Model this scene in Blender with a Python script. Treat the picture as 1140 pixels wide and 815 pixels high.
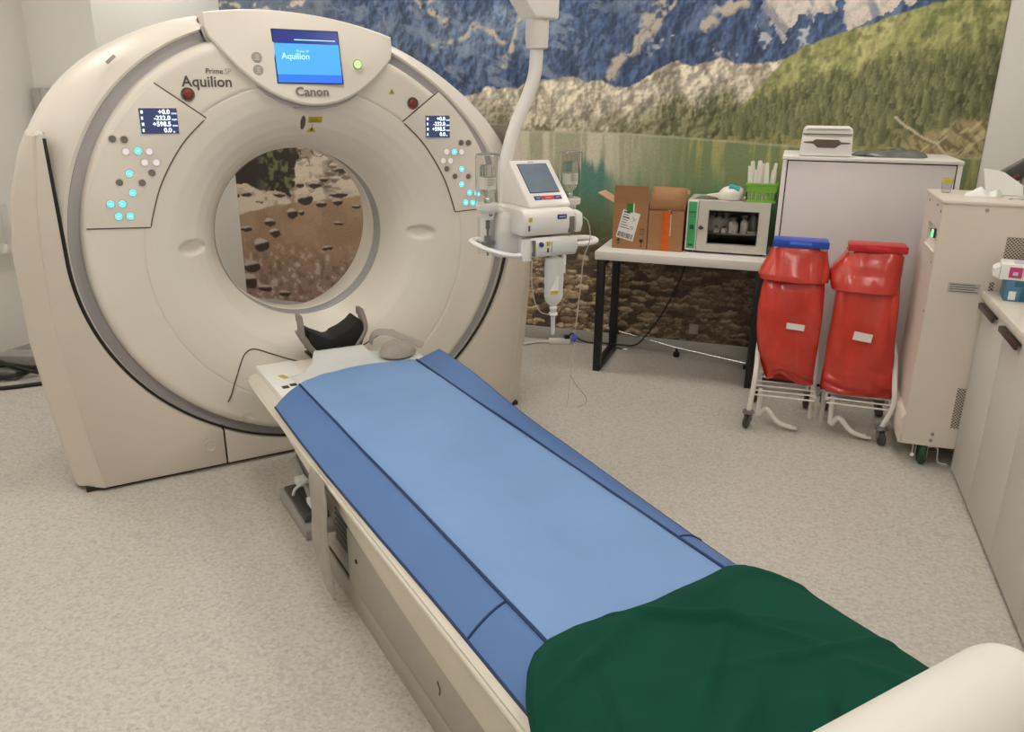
import bpy, bmesh, math, random
import numpy as np
from mathutils import Matrix, Vector, noise as mnoise

for o in list(bpy.data.objects):
    bpy.data.objects.remove(o, do_unlink=True)
scene = bpy.context.scene
COL = scene.collection
PI = math.pi
rnd = random.Random(7)

# ------------------------------------------------------------------ camera
# room axes: +X right along the mural wall, +Y towards the mural wall, +Z up
F_PX, PITCH, ROLL, YAW, CAM_H = 895.6, 0.325767, 0.0098067, 0.3238546, 1.6
Fw = Vector((0, math.cos(PITCH), -math.sin(PITCH)))
Rt = Vector((1, 0, 0))
Up = Rt.cross(Fw)
R2 = Rt * math.cos(ROLL) + Up * math.sin(ROLL)
U2 = -Rt * math.sin(ROLL) + Up * math.cos(ROLL)
RZ = Matrix.Rotation(YAW, 3, 'Z')
Fw, R2, U2 = RZ @ Fw, RZ @ R2, RZ @ U2
cam_d = bpy.data.cameras.new('camera')
cam = bpy.data.objects.new('camera', cam_d)
COL.objects.link(cam)
cam_d.sensor_fit = 'HORIZONTAL'
cam_d.sensor_width = 36
cam_d.lens = F_PX * 36 / 1140
cam_d.clip_start = 0.05
B = -Fw
cam.matrix_world = Matrix(((R2.x, U2.x, B.x, 0), (R2.y, U2.y, B.y, 0), (R2.z, U2.z, B.z, CAM_H), (0, 0, 0, 1)))
scene.camera = cam

# ------------------------------------------------------------------ world, exposure
world = bpy.data.worlds.new('world')
scene.world = world
world.use_nodes = True
world.node_tree.nodes['Background'].inputs[0].default_value = (0.8, 0.82, 0.85, 1)
world.node_tree.nodes['Background'].inputs[1].default_value = 0.1
scene.view_settings.view_transform = 'Standard'
scene.view_settings.look = 'None'
scene.view_settings.gamma = 1
scene.view_settings.use_curve_mapping = False
scene.view_settings.exposure = 0.42
PANEL_LIGHT = 10.0          # emission of the ceiling light panels
PANEL_RGB = (1.0, 0.96, 0.90)


# ------------------------------------------------------------------ helpers
def lin(c):
    c = c / 255
    return c / 12.92 if c <= 0.04045 else ((c + 0.055) / 1.055) ** 2.4


def S(r, g, b):
    return (lin(r), lin(g), lin(b), 1)


def mat(name, rgb, rough=0.5, var=0.0, vscale=8, bump=0.0, bscale=60, metal=0.0, trans=0.0, ior=1.45,
        emit=0.0, alpha=1.0, stretch=None, spec=0.5, coat=0.0, sub=0.0):
    m = bpy.data.materials.new(name)
    m.use_nodes = True
    nt = m.node_tree
    p = nt.nodes['Principled BSDF']
    p.inputs['Base Color'].default_value = S(*rgb)
    p.inputs['Roughness'].default_value = rough
    p.inputs['Metallic'].default_value = metal
    p.inputs['Transmission Weight'].default_value = trans
    p.inputs['IOR'].default_value = ior
    p.inputs['Alpha'].default_value = alpha
    p.inputs['Specular IOR Level'].default_value = spec
    p.inputs['Coat Weight'].default_value = coat
    if emit:
        p.inputs['Emission Color'].default_value = S(*rgb)
        p.inputs['Emission Strength'].default_value = emit
    if var or bump:
        tc = nt.nodes.new('ShaderNodeTexCoord')
        src = tc.outputs['Object']
        if stretch:
            mp = nt.nodes.new('ShaderNodeMapping')
            mp.inputs['Scale'].default_value = stretch
            nt.links.new(src, mp.inputs[0])
            src = mp.outputs[0]
        if var:
            n = nt.nodes.new('ShaderNodeTexNoise')
            n.inputs['Scale'].default_value = vscale
            n.inputs['Detail'].default_value = 4
            nt.links.new(src, n.inputs['Vector'])
            mr = nt.nodes.new('ShaderNodeMapRange')
            mr.inputs['From Min'].default_value = 0.3
            mr.inputs['From Max'].default_value = 0.7
            mr.inputs['To Min'].default_value = 1 - var
            mr.inputs['To Max'].default_value = 1 + var
            nt.links.new(n.outputs['Fac'], mr.inputs['Value'])
            mx = nt.nodes.new('ShaderNodeMix')
            mx.data_type = 'RGBA'
            mx.blend_type = 'MULTIPLY'
            mx.inputs['Factor'].default_value = 1
            mx.inputs[6].default_value = S(*rgb)
            nt.links.new(mr.outputs[0], mx.inputs[7])
            nt.links.new(mx.outputs[2], p.inputs['Base Color'])
        if bump:
            n2 = nt.nodes.new('ShaderNodeTexNoise')
            n2.inputs['Scale'].default_value = bscale
            n2.inputs['Detail'].default_value = 3
            nt.links.new(src, n2.inputs['Vector'])
            bp = nt.nodes.new('ShaderNodeBump')
            bp.inputs['Strength'].default_value = bump
            bp.inputs['Distance'].default_value = 0.01
            nt.links.new(n2.outputs['Fac'], bp.inputs['Height'])
            nt.links.new(bp.outputs[0], p.inputs['Normal'])
    return m


class MB:
    """collects shapes; obj() links them as ONE mesh object"""

    def __init__(self):
        self.v, self.f = [], []

    def add(self, vs, fs):
        n = len(self.v)
        self.v += [tuple(a) for a in vs]
        self.f += [tuple(i + n for i in f) for f in fs]
        return self

    def bm_add(self, bm):
        bm.verts.index_update()
        self.add([v.co[:] for v in bm.verts], [[v.index for v in f.verts] for f in bm.faces])
        bm.free()
        return self

    def box(self, lo, hi, bev=0.0, seg=2, rot=None, piv=None):
        bm = bmesh.new()
        bmesh.ops.create_cube(bm, size=1)
        c = [(a + b) / 2 for a, b in zip(lo, hi)]
        s = [abs(b - a) for a, b in zip(lo, hi)]
        for v in bm.verts:
            v.co = Vector((v.co.x * s[0] + c[0], v.co.y * s[1] + c[1], v.co.z * s[2] + c[2]))
        if bev:
            bmesh.ops.bevel(bm, geom=bm.edges[:], offset=min(bev, min(s) * 0.49), segments=seg, affect='EDGES', profile=0.5)
        if rot is not None:
            M = Matrix.Translation(piv or c) @ rot.to_4x4() @ Matrix.Translation(-Vector(piv or c))
            bmesh.ops.transform(bm, matrix=M, verts=bm.verts)
        return self.bm_add(bm)

    def prism(self, pts, a, b, axis='Y', bev=0.0, seg=2):
        """pts: 2D outline (x,z) for axis Y, (y,z) for X, (x,y) for Z, extruded a..b"""
        bm = bmesh.new()

        def P(p, t):
            return {'Y': (p[0], t, p[1]), 'X': (t, p[0], p[1]), 'Z': (p[0], p[1], t)}[axis]
        lo = [bm.verts.new(P(p, a)) for p in pts]
        hi = [bm.verts.new(P(p, b)) for p in pts]
        n = len(pts)
        bm.faces.new(lo)
        bm.faces.new(hi[::-1])
        for i in range(n):
            bm.faces.new((lo[i], hi[i], hi[(i + 1) % n], lo[(i + 1) % n]))
        bmesh.ops.recalc_face_normals(bm, faces=bm.faces)
        if bev:
            es = [e for e in bm.edges if len(e.link_faces) == 2 and e.calc_face_angle(0) > 0.6]
            bmesh.ops.bevel(bm, geom=es, offset=bev, segments=seg, affect='EDGES', profile=0.5, clamp_overlap=True)
        return self.bm_add(bm)

    def loft(self, rings, closed=True, cap0=False, cap1=False):
        vs, fs = [], []
        n = len(rings[0])
        for r in rings:
            vs += [tuple(p) for p in r]
        m = n if closed else n - 1
        for k in range(len(rings) - 1):
            for i in range(m):
                j = (i + 1) % n
                fs.append((k * n + i, k * n + j, (k + 1) * n + j, (k + 1) * n + i))
        if cap0:
            fs.append(tuple(range(n))[::-1])
        if cap1:
            fs.append(tuple((len(rings) - 1) * n + i for i in range(n)))
        return self.add(vs, fs)

    def tube(self, pts, r, seg=8, smooth=0, closed=False, flat=None):
        pts = [Vector(p) for p in pts]
        if smooth:
            pts = catmull(pts, smooth, closed)
        rs = r if callable(r) else (lambda t: r)
        rings = []
        n = len(pts)
        nrm = None
        for i, p in enumerate(pts):
            if closed:
                t = pts[(i + 1) % n] - pts[i - 1]
            else:
                t = pts[min(i + 1, n - 1)] - pts[max(i - 1, 0)]
            t.normalize()
            if nrm is None:
                a = Vector((0, 0, 1)) if abs(t.z) < 0.9 else Vector((1, 0, 0))
                nrm = (a - t * a.dot(t)).normalized()
            else:
                nrm = (nrm - t * nrm.dot(t)).normalized()
            b = t.cross(nrm)
            rr = rs(i / max(1, n - 1))
            f1, f2 = flat or (1, 1)
            rings.append([p + nrm * (math.cos(a) * rr * f1) + b * (math.sin(a) * rr * f2)
                          for a in [2 * PI * k / seg for k in range(seg)]])
        if closed:
            rings.append(rings[0])
            return self.loft(rings)
        return self.loft(rings, True, True, True)

    def cyl(self, p0, p1, r0, r1=None, seg=20):
        r1 = r0 if r1 is None else r1
        p0, p1 = Vector(p0), Vector(p1)
        return self.tube([p0, p1], lambda t: r0 + (r1 - r0) * t, seg)

    def lathe(self, prof, c=(0, 0, 0), axis='Z', seg=24, cap=True):
        """prof: list of (radius, height)"""
        rings = []
        for r, h in prof:
            ring = []
            for k in range(seg):
                a = 2 * PI * k / seg
                x, y = r * math.cos(a), r * math.sin(a)
                q = {'Z': (x, y, h), 'Y': (x, h, y), 'X': (h, x, y)}[axis]
                ring.append((q[0] + c[0], q[1] + c[1], q[2] + c[2]))
            rings.append(ring)
        return self.loft(rings, True, cap, cap)

    def grid(self, fn, nu, nv):
        vs = [fn(i / nu, j / nv) for j in range(nv + 1) for i in range(nu + 1)]
        fs = [(j * (nu + 1) + i, j * (nu + 1) + i + 1, (j + 1) * (nu + 1) + i + 1, (j + 1) * (nu + 1) + i)
              for j in range(nv) for i in range(nu)]
        return self.add(vs, fs)

    def map(self, fn):
        self.v = [tuple(fn(*v)) for v in self.v]
        return self

    def obj(self, name, m, parent=None, smooth=True, angle=35, loc=None, rotz=0):
        me = bpy.data.meshes.new(name)
        me.from_pydata(self.v, [], self.f)
        bm = bmesh.new()
        bm.from_mesh(me)
        bmesh.ops.recalc_face_normals(bm, faces=bm.faces)
        bm.to_mesh(me)
        bm.free()
        me.materials.append(m)
        if smooth:
            me.polygons.foreach_set('use_smooth', [True] * len(me.polygons))
            me.set_sharp_from_angle(angle=math.radians(angle))
        o = bpy.data.objects.new(name, me)
        COL.objects.link(o)
        if parent:
            o.parent = parent
        if loc is not None:
            o.location = loc
        if rotz:
            o.rotation_euler = (0, 0, rotz)
        return o


def catmull(pts, k, closed=False):
    out = []
    n = len(pts)
    rng = range(n) if closed else range(n - 1)
    for i in rng:
        if closed:
            p0, p1, p2, p3 = pts[i - 1], pts[i], pts[(i + 1) % n], pts[(i + 2) % n]
        else:
            p0, p1, p2, p3 = pts[max(i - 1, 0)], pts[i], pts[i + 1], pts[min(i + 2, n - 1)]
        for j in range(k):
            t = j / k
            out.append(0.5 * ((2 * p1) + (p2 - p0) * t + (2 * p0 - 5 * p1 + 4 * p2 - p3) * t * t
                              + (3 * p1 - p0 - 3 * p2 + p3) * t ** 3))
    if not closed:
        out.append(pts[-1])
    return out


def thing(name, label, cat, loc=(0, 0, 0), rotz=0, group=None):
    o = bpy.data.objects.new(name, None)
    o.empty_display_size = 0.1
    COL.objects.link(o)
    o.location = loc
    o.rotation_euler = (0, 0, rotz)
    return tag(o, label, cat, group)


def tag(o, label, cat, group=None):
    o['label'] = label
    o['category'] = cat
    if group:
        o['group'] = group
    return o


def struct(o):
    o['kind'] = 'structure'
    return o


def lab(o, label):
    o['label'] = label
    return o


def copy_tree(o, parent=None):
    c = o.copy()
    COL.objects.link(c)
    if parent:
        c.parent = parent
    for ch in [x for x in bpy.data.objects if x.parent == o]:
        copy_tree(ch, c)
    return c


def text(name, body, size, m, parent, fn, align='CENTER', extrude=0.0004, bold=0.0, squeeze=1.0):
    """flat lettering; fn maps the text plane (x, y, depth) to the parent's space"""
    cu = bpy.data.curves.new(name, 'FONT')
    cu.body = body
    cu.size = size
    cu.align_x = align
    cu.align_y = 'CENTER'
    cu.extrude = extrude
    cu.offset = bold
    cu.resolution_u = 3
    to = bpy.data.objects.new(name + '_tmp', cu)
    COL.objects.link(to)
    me = bpy.data.meshes.new_from_object(to.evaluated_get(bpy.context.evaluated_depsgraph_get()))
    bpy.data.objects.remove(to, do_unlink=True)
    for v in me.vertices:
        v.co = Vector(fn(v.co.x * squeeze, v.co.y, v.co.z))
    me.materials.clear()
    me.materials.append(m)
    me.name = name
    o = bpy.data.objects.new(name, me)
    COL.objects.link(o)
    o.parent = parent
    return o


def lerp_tab(tab, x):
    if x <= tab[0][0]:
        return tab[0][1]
    for (a, b), (c, d) in zip(tab, tab[1:]):
        if x <= c:
            return b + (d - b) * (x - a) / (c - a)
    return tab[-1][1]


def sm(a, b, x):
    t = max(0, min(1, (x - a) / (b - a)))
    return t * t * (3 - 2 * t)


def nz(x, y, z=0.0):
    return mnoise.noise(Vector((x, y, z)))


# ------------------------------------------------------------------ materials
M = {}
M['wall'] = mat('wall_paint', (222, 220, 213), 0.7, var=0.015, vscale=3, bump=0.05, bscale=180)
M['wall_shade'] = M['wall']
M['ceiling'] = mat('ceiling_paint', (228, 226, 220), 0.8, var=0.01, vscale=4)
M['cove'] = mat('cove_vinyl', (168, 164, 157), 0.5, var=0.04, vscale=60)
M['gantry'] = mat('gantry_shell', (223, 215, 203), 0.38, var=0.012, vscale=5, bump=0.02, bscale=500)
M['gantry_base_shaded'] = mat('gantry_base_shaded', (206, 196, 182), 0.42, var=0.015, vscale=5, bump=0.02, bscale=500)  # shell cream made darker: shade low on the gantry put into the colour
M['band'] = mat('band_grey', (176, 172, 172), 0.4, var=0.02, vscale=12)
M['bore_grey'] = mat('bore_grey', (160, 158, 155), 0.25, var=0.04, vscale=10)
M['dark'] = mat('dark_gap', (38, 33, 30), 0.6, var=0.1, vscale=40)
M['seam'] = mat('seam_brown', (92, 82, 72), 0.6, var=0.1, vscale=40)
M['black'] = mat('black_plastic', (28, 28, 30), 0.45, var=0.1, vscale=30)
M['blackmetal'] = mat('black_metal', (24, 23, 23), 0.4, var=0.1, vscale=30)
M['ink'] = mat('ink_grey', (92, 86, 82), 0.6, var=0.03, vscale=60)
M['inkmid'] = mat('ink_mid', (128, 120, 112), 0.6, var=0.03, vscale=60)
M['inklight'] = mat('ink_pale', (172, 166, 158), 0.6, var=0.03, vscale=60)
M['white'] = mat('white_plastic', (230, 227, 220), 0.35, var=0.012, vscale=15)
M['white2'] = mat('white_enamel', (226, 222, 216), 0.3, var=0.015, vscale=10)
M['offgrey'] = mat('grey_plastic', (150, 146, 140), 0.45, var=0.04, vscale=20)
M['midgrey'] = mat('mid_grey_plastic', (110, 106, 102), 0.45, var=0.05, vscale=20)
M['darkgrey'] = mat('dark_grey_plastic', (66, 63, 60), 0.5, var=0.06, vscale=20)
M['chrome'] = mat('chrome', (205, 203, 200), 0.22, var=0.03, vscale=20, metal=1.0)
M['lcd'] = mat('lcd_dark', (48, 58, 92), 0.25, emit=0.55, var=0.04, vscale=20)
M['lcd_text'] = mat('lcd_text', (225, 240, 250), 0.4, emit=0.9, var=0.01, vscale=30)
M['scr_top'] = mat('screen_navy', (35, 45, 105), 0.2, emit=0.8, var=0.05, vscale=10)
M['scr_mid'] = mat('screen_blue', (66, 138, 226), 0.2, emit=0.85, var=0.03, vscale=10)
M['scr_low'] = mat('screen_low', (44, 98, 205), 0.2, emit=0.85, var=0.08, vscale=10)
M['scr_text'] = mat('screen_text', (150, 200, 245), 0.4, emit=0.9, var=0.01, vscale=30)
M['btn_dark'] = mat('button_grey', (118, 110, 102), 0.5, var=0.03, vscale=60)
M['btn_white'] = mat('button_pink', (232, 220, 220), 0.4, emit=0.25, var=0.01, vscale=60)
M['btn_cyan'] = mat('button_cyan', (70, 215, 235), 0.4, emit=1.0, var=0.02, vscale=60)
M['btn_ring'] = mat('button_ring', (212, 204, 194), 0.4, var=0.02, vscale=60)
M['estop'] = mat('stop_red', (130, 52, 46), 0.4, var=0.05, vscale=60)
M['green_led'] = mat('green_led', (170, 235, 130), 0.3, emit=1.0, var=0.01, vscale=40)
M['yellow'] = mat('yellow_sticker', (190, 172, 60), 0.55, var=0.05, vscale=60)
M['pad'] = mat('mattress_blue', (114, 148, 194), 0.55, var=0.03, vscale=5, bump=0.12, bscale=260)
M['flap'] = mat('flap_blue', (80, 114, 165), 0.55, var=0.03, vscale=5, bump=0.12, bscale=260)
M['navy'] = mat('navy_stitch', (34, 52, 92), 0.7, var=0.1, vscale=100)
M['green_cloth'] = mat('green_cloth', (13, 68, 52), 0.9, spec=.2, var=0.08, vscale=6, bump=0.25, bscale=420)
M['paper'] = mat('couch_paper', (208, 209, 205), 0.7, var=0.02, vscale=12, bump=0.1, bscale=40)
M['couch'] = mat('couch_cream', (208, 200, 186), 0.4, var=0.02, vscale=8)
M['couch_side'] = mat('couch_side', (158, 150, 138), 0.45, var=0.03, vscale=8)
M['couch_skirt'] = mat('couch_skirt', (196, 187, 170), 0.45, var=0.03, vscale=8)
M['belt'] = mat('belt_grey', (164, 156, 148), 0.85, var=0.06, vscale=30, bump=0.2, bscale=300)
M['rest'] = mat('headrest_grey', (136, 126, 118), 0.5, var=0.05, vscale=15)
M['foam'] = mat('black_foam', (30, 29, 31), 0.8, var=0.08, vscale=40, bump=0.1, bscale=300)
M['roll'] = mat('white_roll', (222, 217, 208), 0.6, var=0.012, vscale=6, bump=0.04, bscale=60)
M['tabletop'] = mat('table_white', (216, 211, 204), 0.45, var=0.03, vscale=6, bump=0.02, bscale=100)
M['card'] = mat('cardboard', (160, 116, 80), 0.85, var=0.05, vscale=14, bump=0.08, bscale=200, stretch=(1, 1, 3))
M['card_in'] = mat('cardboard_inside', (190, 150, 112), 0.85, var=0.05, vscale=14)
M['label'] = mat('label_white', (226, 224, 218), 0.6, var=0.015, vscale=30)
M['print'] = mat('print_black', (45, 42, 42), 0.7, var=0.1, vscale=60)
M['orange'] = mat('orange_tape', (206, 92, 22), 0.4, var=0.08, vscale=40)
M['tape_clear'] = mat('clear_tape', (200, 186, 168), 0.25, var=0.05, vscale=40)
M['green_sticker'] = mat('green_sticker', (30, 126, 52), 0.5, var=0.05, vscale=60)
M['incub'] = mat('incubator_paint', (196, 192, 180), 0.45, var=0.02, vscale=12)
M['incub_side'] = mat('incubator_side', (58, 54, 58), 0.5, var=0.05, vscale=20)
M['incub_green'] = mat('incubator_green', (62, 160, 98), 0.45, var=0.05, vscale=20)
M['incub_ink'] = mat('incubator_ink', (20, 78, 52), 0.5, var=0.05, vscale=40)
M['inside'] = mat('incubator_inside', (150, 142, 136), 0.4, var=0.05, vscale=20)
M['glass'] = mat('door_glass', (215, 212, 210), 0.03, trans=1.0, ior=1.08, var=0.01, vscale=3)
M['bottle'] = mat('bottle_white', (236, 232, 226), 0.4, var=0.04, vscale=40)
M['basket'] = mat('basket_green', (124, 176, 62), 0.35, var=0.04, vscale=30)
M['wrap'] = mat('wrapper_white', (228, 222, 210), 0.4, var=0.05, vscale=40, bump=0.1, bscale=120)
M['turq'] = mat('turquoise', (56, 176, 176), 0.5, var=0.08, vscale=60)
M['cabinet'] = mat('cabinet_white', (214, 206, 204), 0.45, var=0.015, vscale=6, bump=0.03, bscale=160)
M['cab_edge'] = mat('cabinet_edge', (226, 220, 216), 0.4, var=0.01, vscale=6)
M['slot'] = mat('slot_brown', (98, 84, 74), 0.6, var=0.04, vscale=40)
M['lid_blue'] = mat('lid_blue', (36, 72, 178), 0.35, var=0.05, vscale=30)
M['lid_red'] = mat('lid_red', (190, 38, 42), 0.35, var=0.05, vscale=30)
M['tubewhite'] = mat('tube_white', (220, 214, 206), 0.35, var=0.02, vscale=30)
M['tire'] = mat('tyre_grey', (70, 66, 64), 0.5, var=0.08, vscale=40)
M['tire_green'] = mat('tyre_green', (24, 66, 38), 0.5, var=0.1, vscale=40)
M['machine'] = mat('machine_cream', (214, 203, 190), 0.42, var=0.015, vscale=6, bump=0.03, bscale=300)
M['counter'] = mat('counter_front', (198, 194, 186), 0.5, var=0.015, vscale=5)
M['worktop'] = mat('worktop', (216, 208, 195), 0.4, var=0.04, vscale=18)
M['handle'] = mat('handle_dark', (74, 62, 54), 0.4, var=0.05, vscale=40, metal=0.5)
M['gbox_blue'] = mat('glove_box_blue', (74, 120, 150), 0.5, var=0.08, vscale=20)
M['gbox_dark'] = mat('glove_box_navy', (44, 92, 120), 0.5, var=0.08, vscale=20)
M['magenta'] = mat('glove_magenta', (190, 60, 110), 0.5, var=0.05, vscale=20)
M['lilac'] = mat('glove_lilac', (186, 184, 204), 0.5, var=0.06, vscale=20)
M['clear'] = mat('clear_plastic', (246, 246, 244), 0.05, trans=1.0, ior=1.06, var=0.01, vscale=3)
M['bottle_clear'] = mat('clear_bottle', (236, 238, 236), 0.06, trans=0.92, ior=1.12, var=0.01, vscale=3)
M['tube_clear'] = mat('clear_tube', (226, 216, 204), 0.15, trans=0.55, ior=1.15, var=0.02, vscale=6)
M['fluid'] = mat('clear_bag', (246, 246, 242), 0.12, trans=0.5, ior=1.12, var=0.02, vscale=6)
M['inj_screen'] = mat('injector_screen', (98, 110, 122), 0.22, emit=0.25, var=0.1, vscale=14)
M['inj_blue'] = mat('injector_blue', (40, 56, 120), 0.4, var=0.05, vscale=40)
M['inj_red'] = mat('injector_red', (196, 46, 38), 0.4, var=0.05, vscale=40)
M['cable'] = mat('cable_black', (26, 25, 25), 0.5, var=0.1, vscale=40)
M['clampblue'] = mat('clamp_blue', (70, 74, 176), 0.4, var=0.05, vscale=40)
M['socket'] = mat('socket_grey', (150, 142, 132), 0.5, var=0.03, vscale=40)


def floor_mat():
    m = mat('speckled_vinyl', (186, 178, 166), 0.45)
    nt = m.node_tree
    p = nt.nodes['Principled BSDF']
    tc = nt.nodes.new('ShaderNodeTexCoord')
    big = nt.nodes.new('ShaderNodeTexNoise')
    big.inputs['Scale'].default_value = 70
    big.inputs['Detail'].default_value = 5
    big.inputs['Roughness'].default_value = 0.75
    nt.links.new(tc.outputs['Object'], big.inputs['Vector'])
    r = nt.nodes.new('ShaderNodeValToRGB')
    r.color_ramp.elements[0].position = 0.36
    r.color_ramp.elements[0].color = S(174, 167, 157)
    r.color_ramp.elements[1].position = 0.62
    r.color_ramp.elements[1].color = S(197, 191, 181)
    e = r.color_ramp.elements.new(0.47)
    e.color = S(188, 182, 172)
    nt.links.new(big.outputs['Fac'], r.inputs[0])
    vo = nt.nodes.new('ShaderNodeTexVoronoi')      # scattered darker and paler chips
    vo.inputs['Scale'].default_value = 85
    nt.links.new(tc.outputs['Object'], vo.inputs['Vector'])
    sep = nt.nodes.new('ShaderNodeSeparateColor')
    nt.links.new(vo.outputs['Color'], sep.inputs[0])
    r2 = nt.nodes.new('ShaderNodeValToRGB')
    r2.color_ramp.elements[0].position = 0.10
    r2.color_ramp.elements[0].color = (.87, .865, .86, 1)
    r2.color_ramp.elements[1].position = 0.95
    r2.color_ramp.elements[1].color = (1.06, 1.06, 1.06, 1)
    e2 = r2.color_ramp.elements.new(0.3)
    e2.color = (.97, .97, .97, 1)
    nt.links.new(sep.outputs[0], r2.inputs[0])
    mx = nt.nodes.new('ShaderNodeMix')
    mx.data_type = 'RGBA'
    mx.blend_type = 'MULTIPLY'
    mx.inputs['Factor'].default_value = 1
    nt.links.new(r.outputs[0], mx.inputs[6])
    nt.links.new(r2.outputs[0], mx.inputs[7])
    nt.links.new(mx.outputs[2], p.inputs['Base Color'])
    return m


def grille_mat():
    """punched sheet: rows of small dark holes"""
    m = mat('punched_sheet', (190, 178, 164), 0.5)
    nt = m.node_tree
    p = nt.nodes['Principled BSDF']
    tc = nt.nodes.new('ShaderNodeTexCoord')
    mp = nt.nodes.new('ShaderNodeMapping')
    mp.inputs['Rotation'].default_value = (0, math.radians(45), 0)
    mp.inputs['Scale'].default_value = (105, 0.0, 105)
    nt.links.new(tc.outputs['Object'], mp.inputs[0])
    vo = nt.nodes.new('ShaderNodeTexVoronoi')
    vo.inputs['Randomness'].default_value = 0
    vo.inputs['Scale'].default_value = 1
    nt.links.new(mp.outputs[0], vo.inputs['Vector'])
    r = nt.nodes.new('ShaderNodeValToRGB')
    r.color_ramp.elements[0].position = 0.36
    r.color_ramp.elements[0].color = S(70, 60, 54)
    r.color_ramp.elements[1].position = 0.42
    r.color_ramp.elements[1].color = S(196, 184, 170)
    nt.links.new(vo.outputs['Distance'], r.inputs[0])
    nt.links.new(r.outputs[0], p.inputs['Base Color'])
    return m


def bag_mat():
    m = mat('red_bag_film', (200, 60, 48), 0.24, var=0.12, vscale=7, bump=0.3, bscale=11, stretch=(1.6, 1, .7))
    p = m.node_tree.nodes['Principled BSDF']
    p.inputs['Coat Weight'].default_value = .3
    p.inputs['Coat Roughness'].default_value = .12
    p.inputs['Subsurface Weight'].default_value = 0.15
    p.inputs['Subsurface Radius'].default_value = (0.05, 0.01, 0.01)
    return m


M['floor'] = floor_mat()
M['grille'] = grille_mat()
M['bag'] = bag_mat()

# ------------------------------------------------------------------ room shell
WL, WB, WR, WF, CH = -4.42, 5.13, 1.46, -2.2, 2.95     # left, back, right, front wall planes, ceiling height
PIL_U, PIL_V = -3.9, 3.98                              # boxed-out column in the back left corner
struct(MB().box((WL - .1, WF - .1, -.1), (WR + .1, WB + .1, 0)).obj('floor', M['floor'], smooth=False))
struct(MB().box((WL - .1, WF - .1, CH), (WR + .1, WB + .1, CH + .1)).obj('ceiling', M['ceiling'], smooth=False))
struct(MB().box((WL - .1, WB, 0), (WR + .1, WB + .1, CH)).obj('wall_back', M['wall'], smooth=False))
struct(MB().box((WL - .1, WF, 0), (WL, WB, CH)).obj('wall_left', M['wall'], smooth=False))
struct(MB().box((WR, WF, 0), (WR + .1, WB, CH)).obj('wall_right', M['wall'], smooth=False))
struct(MB().box((WL - .1, WF - .1, 0), (WR + .1, WF, CH)).obj('wall_front', M['wall'], smooth=False))
struct(MB().box((WL, PIL_V, 0), (PIL_U, WB, CH)).obj('trim_1', M['wall'], smooth=False))
struct(MB().box((PIL_U, WB - .012, 0), (WR, WB, .088), .004).obj('baseboard_back', M['cove']))
struct(MB().box((PIL_U, PIL_V, 0), (PIL_U + .012, WB - .012, .088), .004).obj('baseboard_left', M['cove']))
struct(MB().box((WL, PIL_V - .012, 0), (PIL_U, PIL_V, .088), .004).obj('baseboard_column', M['cove']))
struct(MB().box((WL, WF, 0), (WL + .012, PIL_V - .012, .088), .004).obj('baseboard_side', M['cove']))

# ceiling light panels: they light the room
m_lamp = bpy.data.materials.new('lit_diffuser')
m_lamp.use_nodes = True
pl = m_lamp.node_tree.nodes['Principled BSDF']
pl.inputs['Base Color'].default_value = (0.9, 0.9, 0.9, 1)
pl.inputs['Emission Color'].default_value = (*PANEL_RGB, 1)
pl.inputs['Emission Strength'].default_value = PANEL_LIGHT
LP = [(-3.4, 4.45), (-1.6, 4.45), (0.2, 4.45), (-3.5, 2.5), (-1.6, 2.5), (0.3, 2.5), (-3.5, 0.6), (-1.6, 0.6), (0.3, 0.6), (-2.6, -1.2), (-0.3, -1.2)]
where = ['in the back left corner over the scanner', 'in the middle of the row by the mural', 'over the white cabinet', 'over the left end of the scanner', 'over the scanner bore',
         'over the waste bags', 'at the left wall in the third row', 'over the middle of the couch', 'over the counter', 'at the left in the row behind the camera', 'at the right in the row behind the camera']
for (x, y), w in zip(LP, where):
    t = thing('ceiling_light', 'square white ceiling light panel ' + w, 'light', (x, y, CH), 0, 'ceiling light panels')
    fr = MB()
    for s in (-1, 1):
        fr.box((s * .31 - .012, -.322, -.02), (s * .31 + .012, .322, 0), .003)
        fr.box((-.298, s * .31 - .012, -.02), (.298, s * .31 + .012, 0), .003)
    fr.obj('light_frame', M['white'], t)
    MB().box((-.298, -.298, -.012), (.298, .298, -.001)).obj('diffuser', m_lamp, t, smooth=False)


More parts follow.
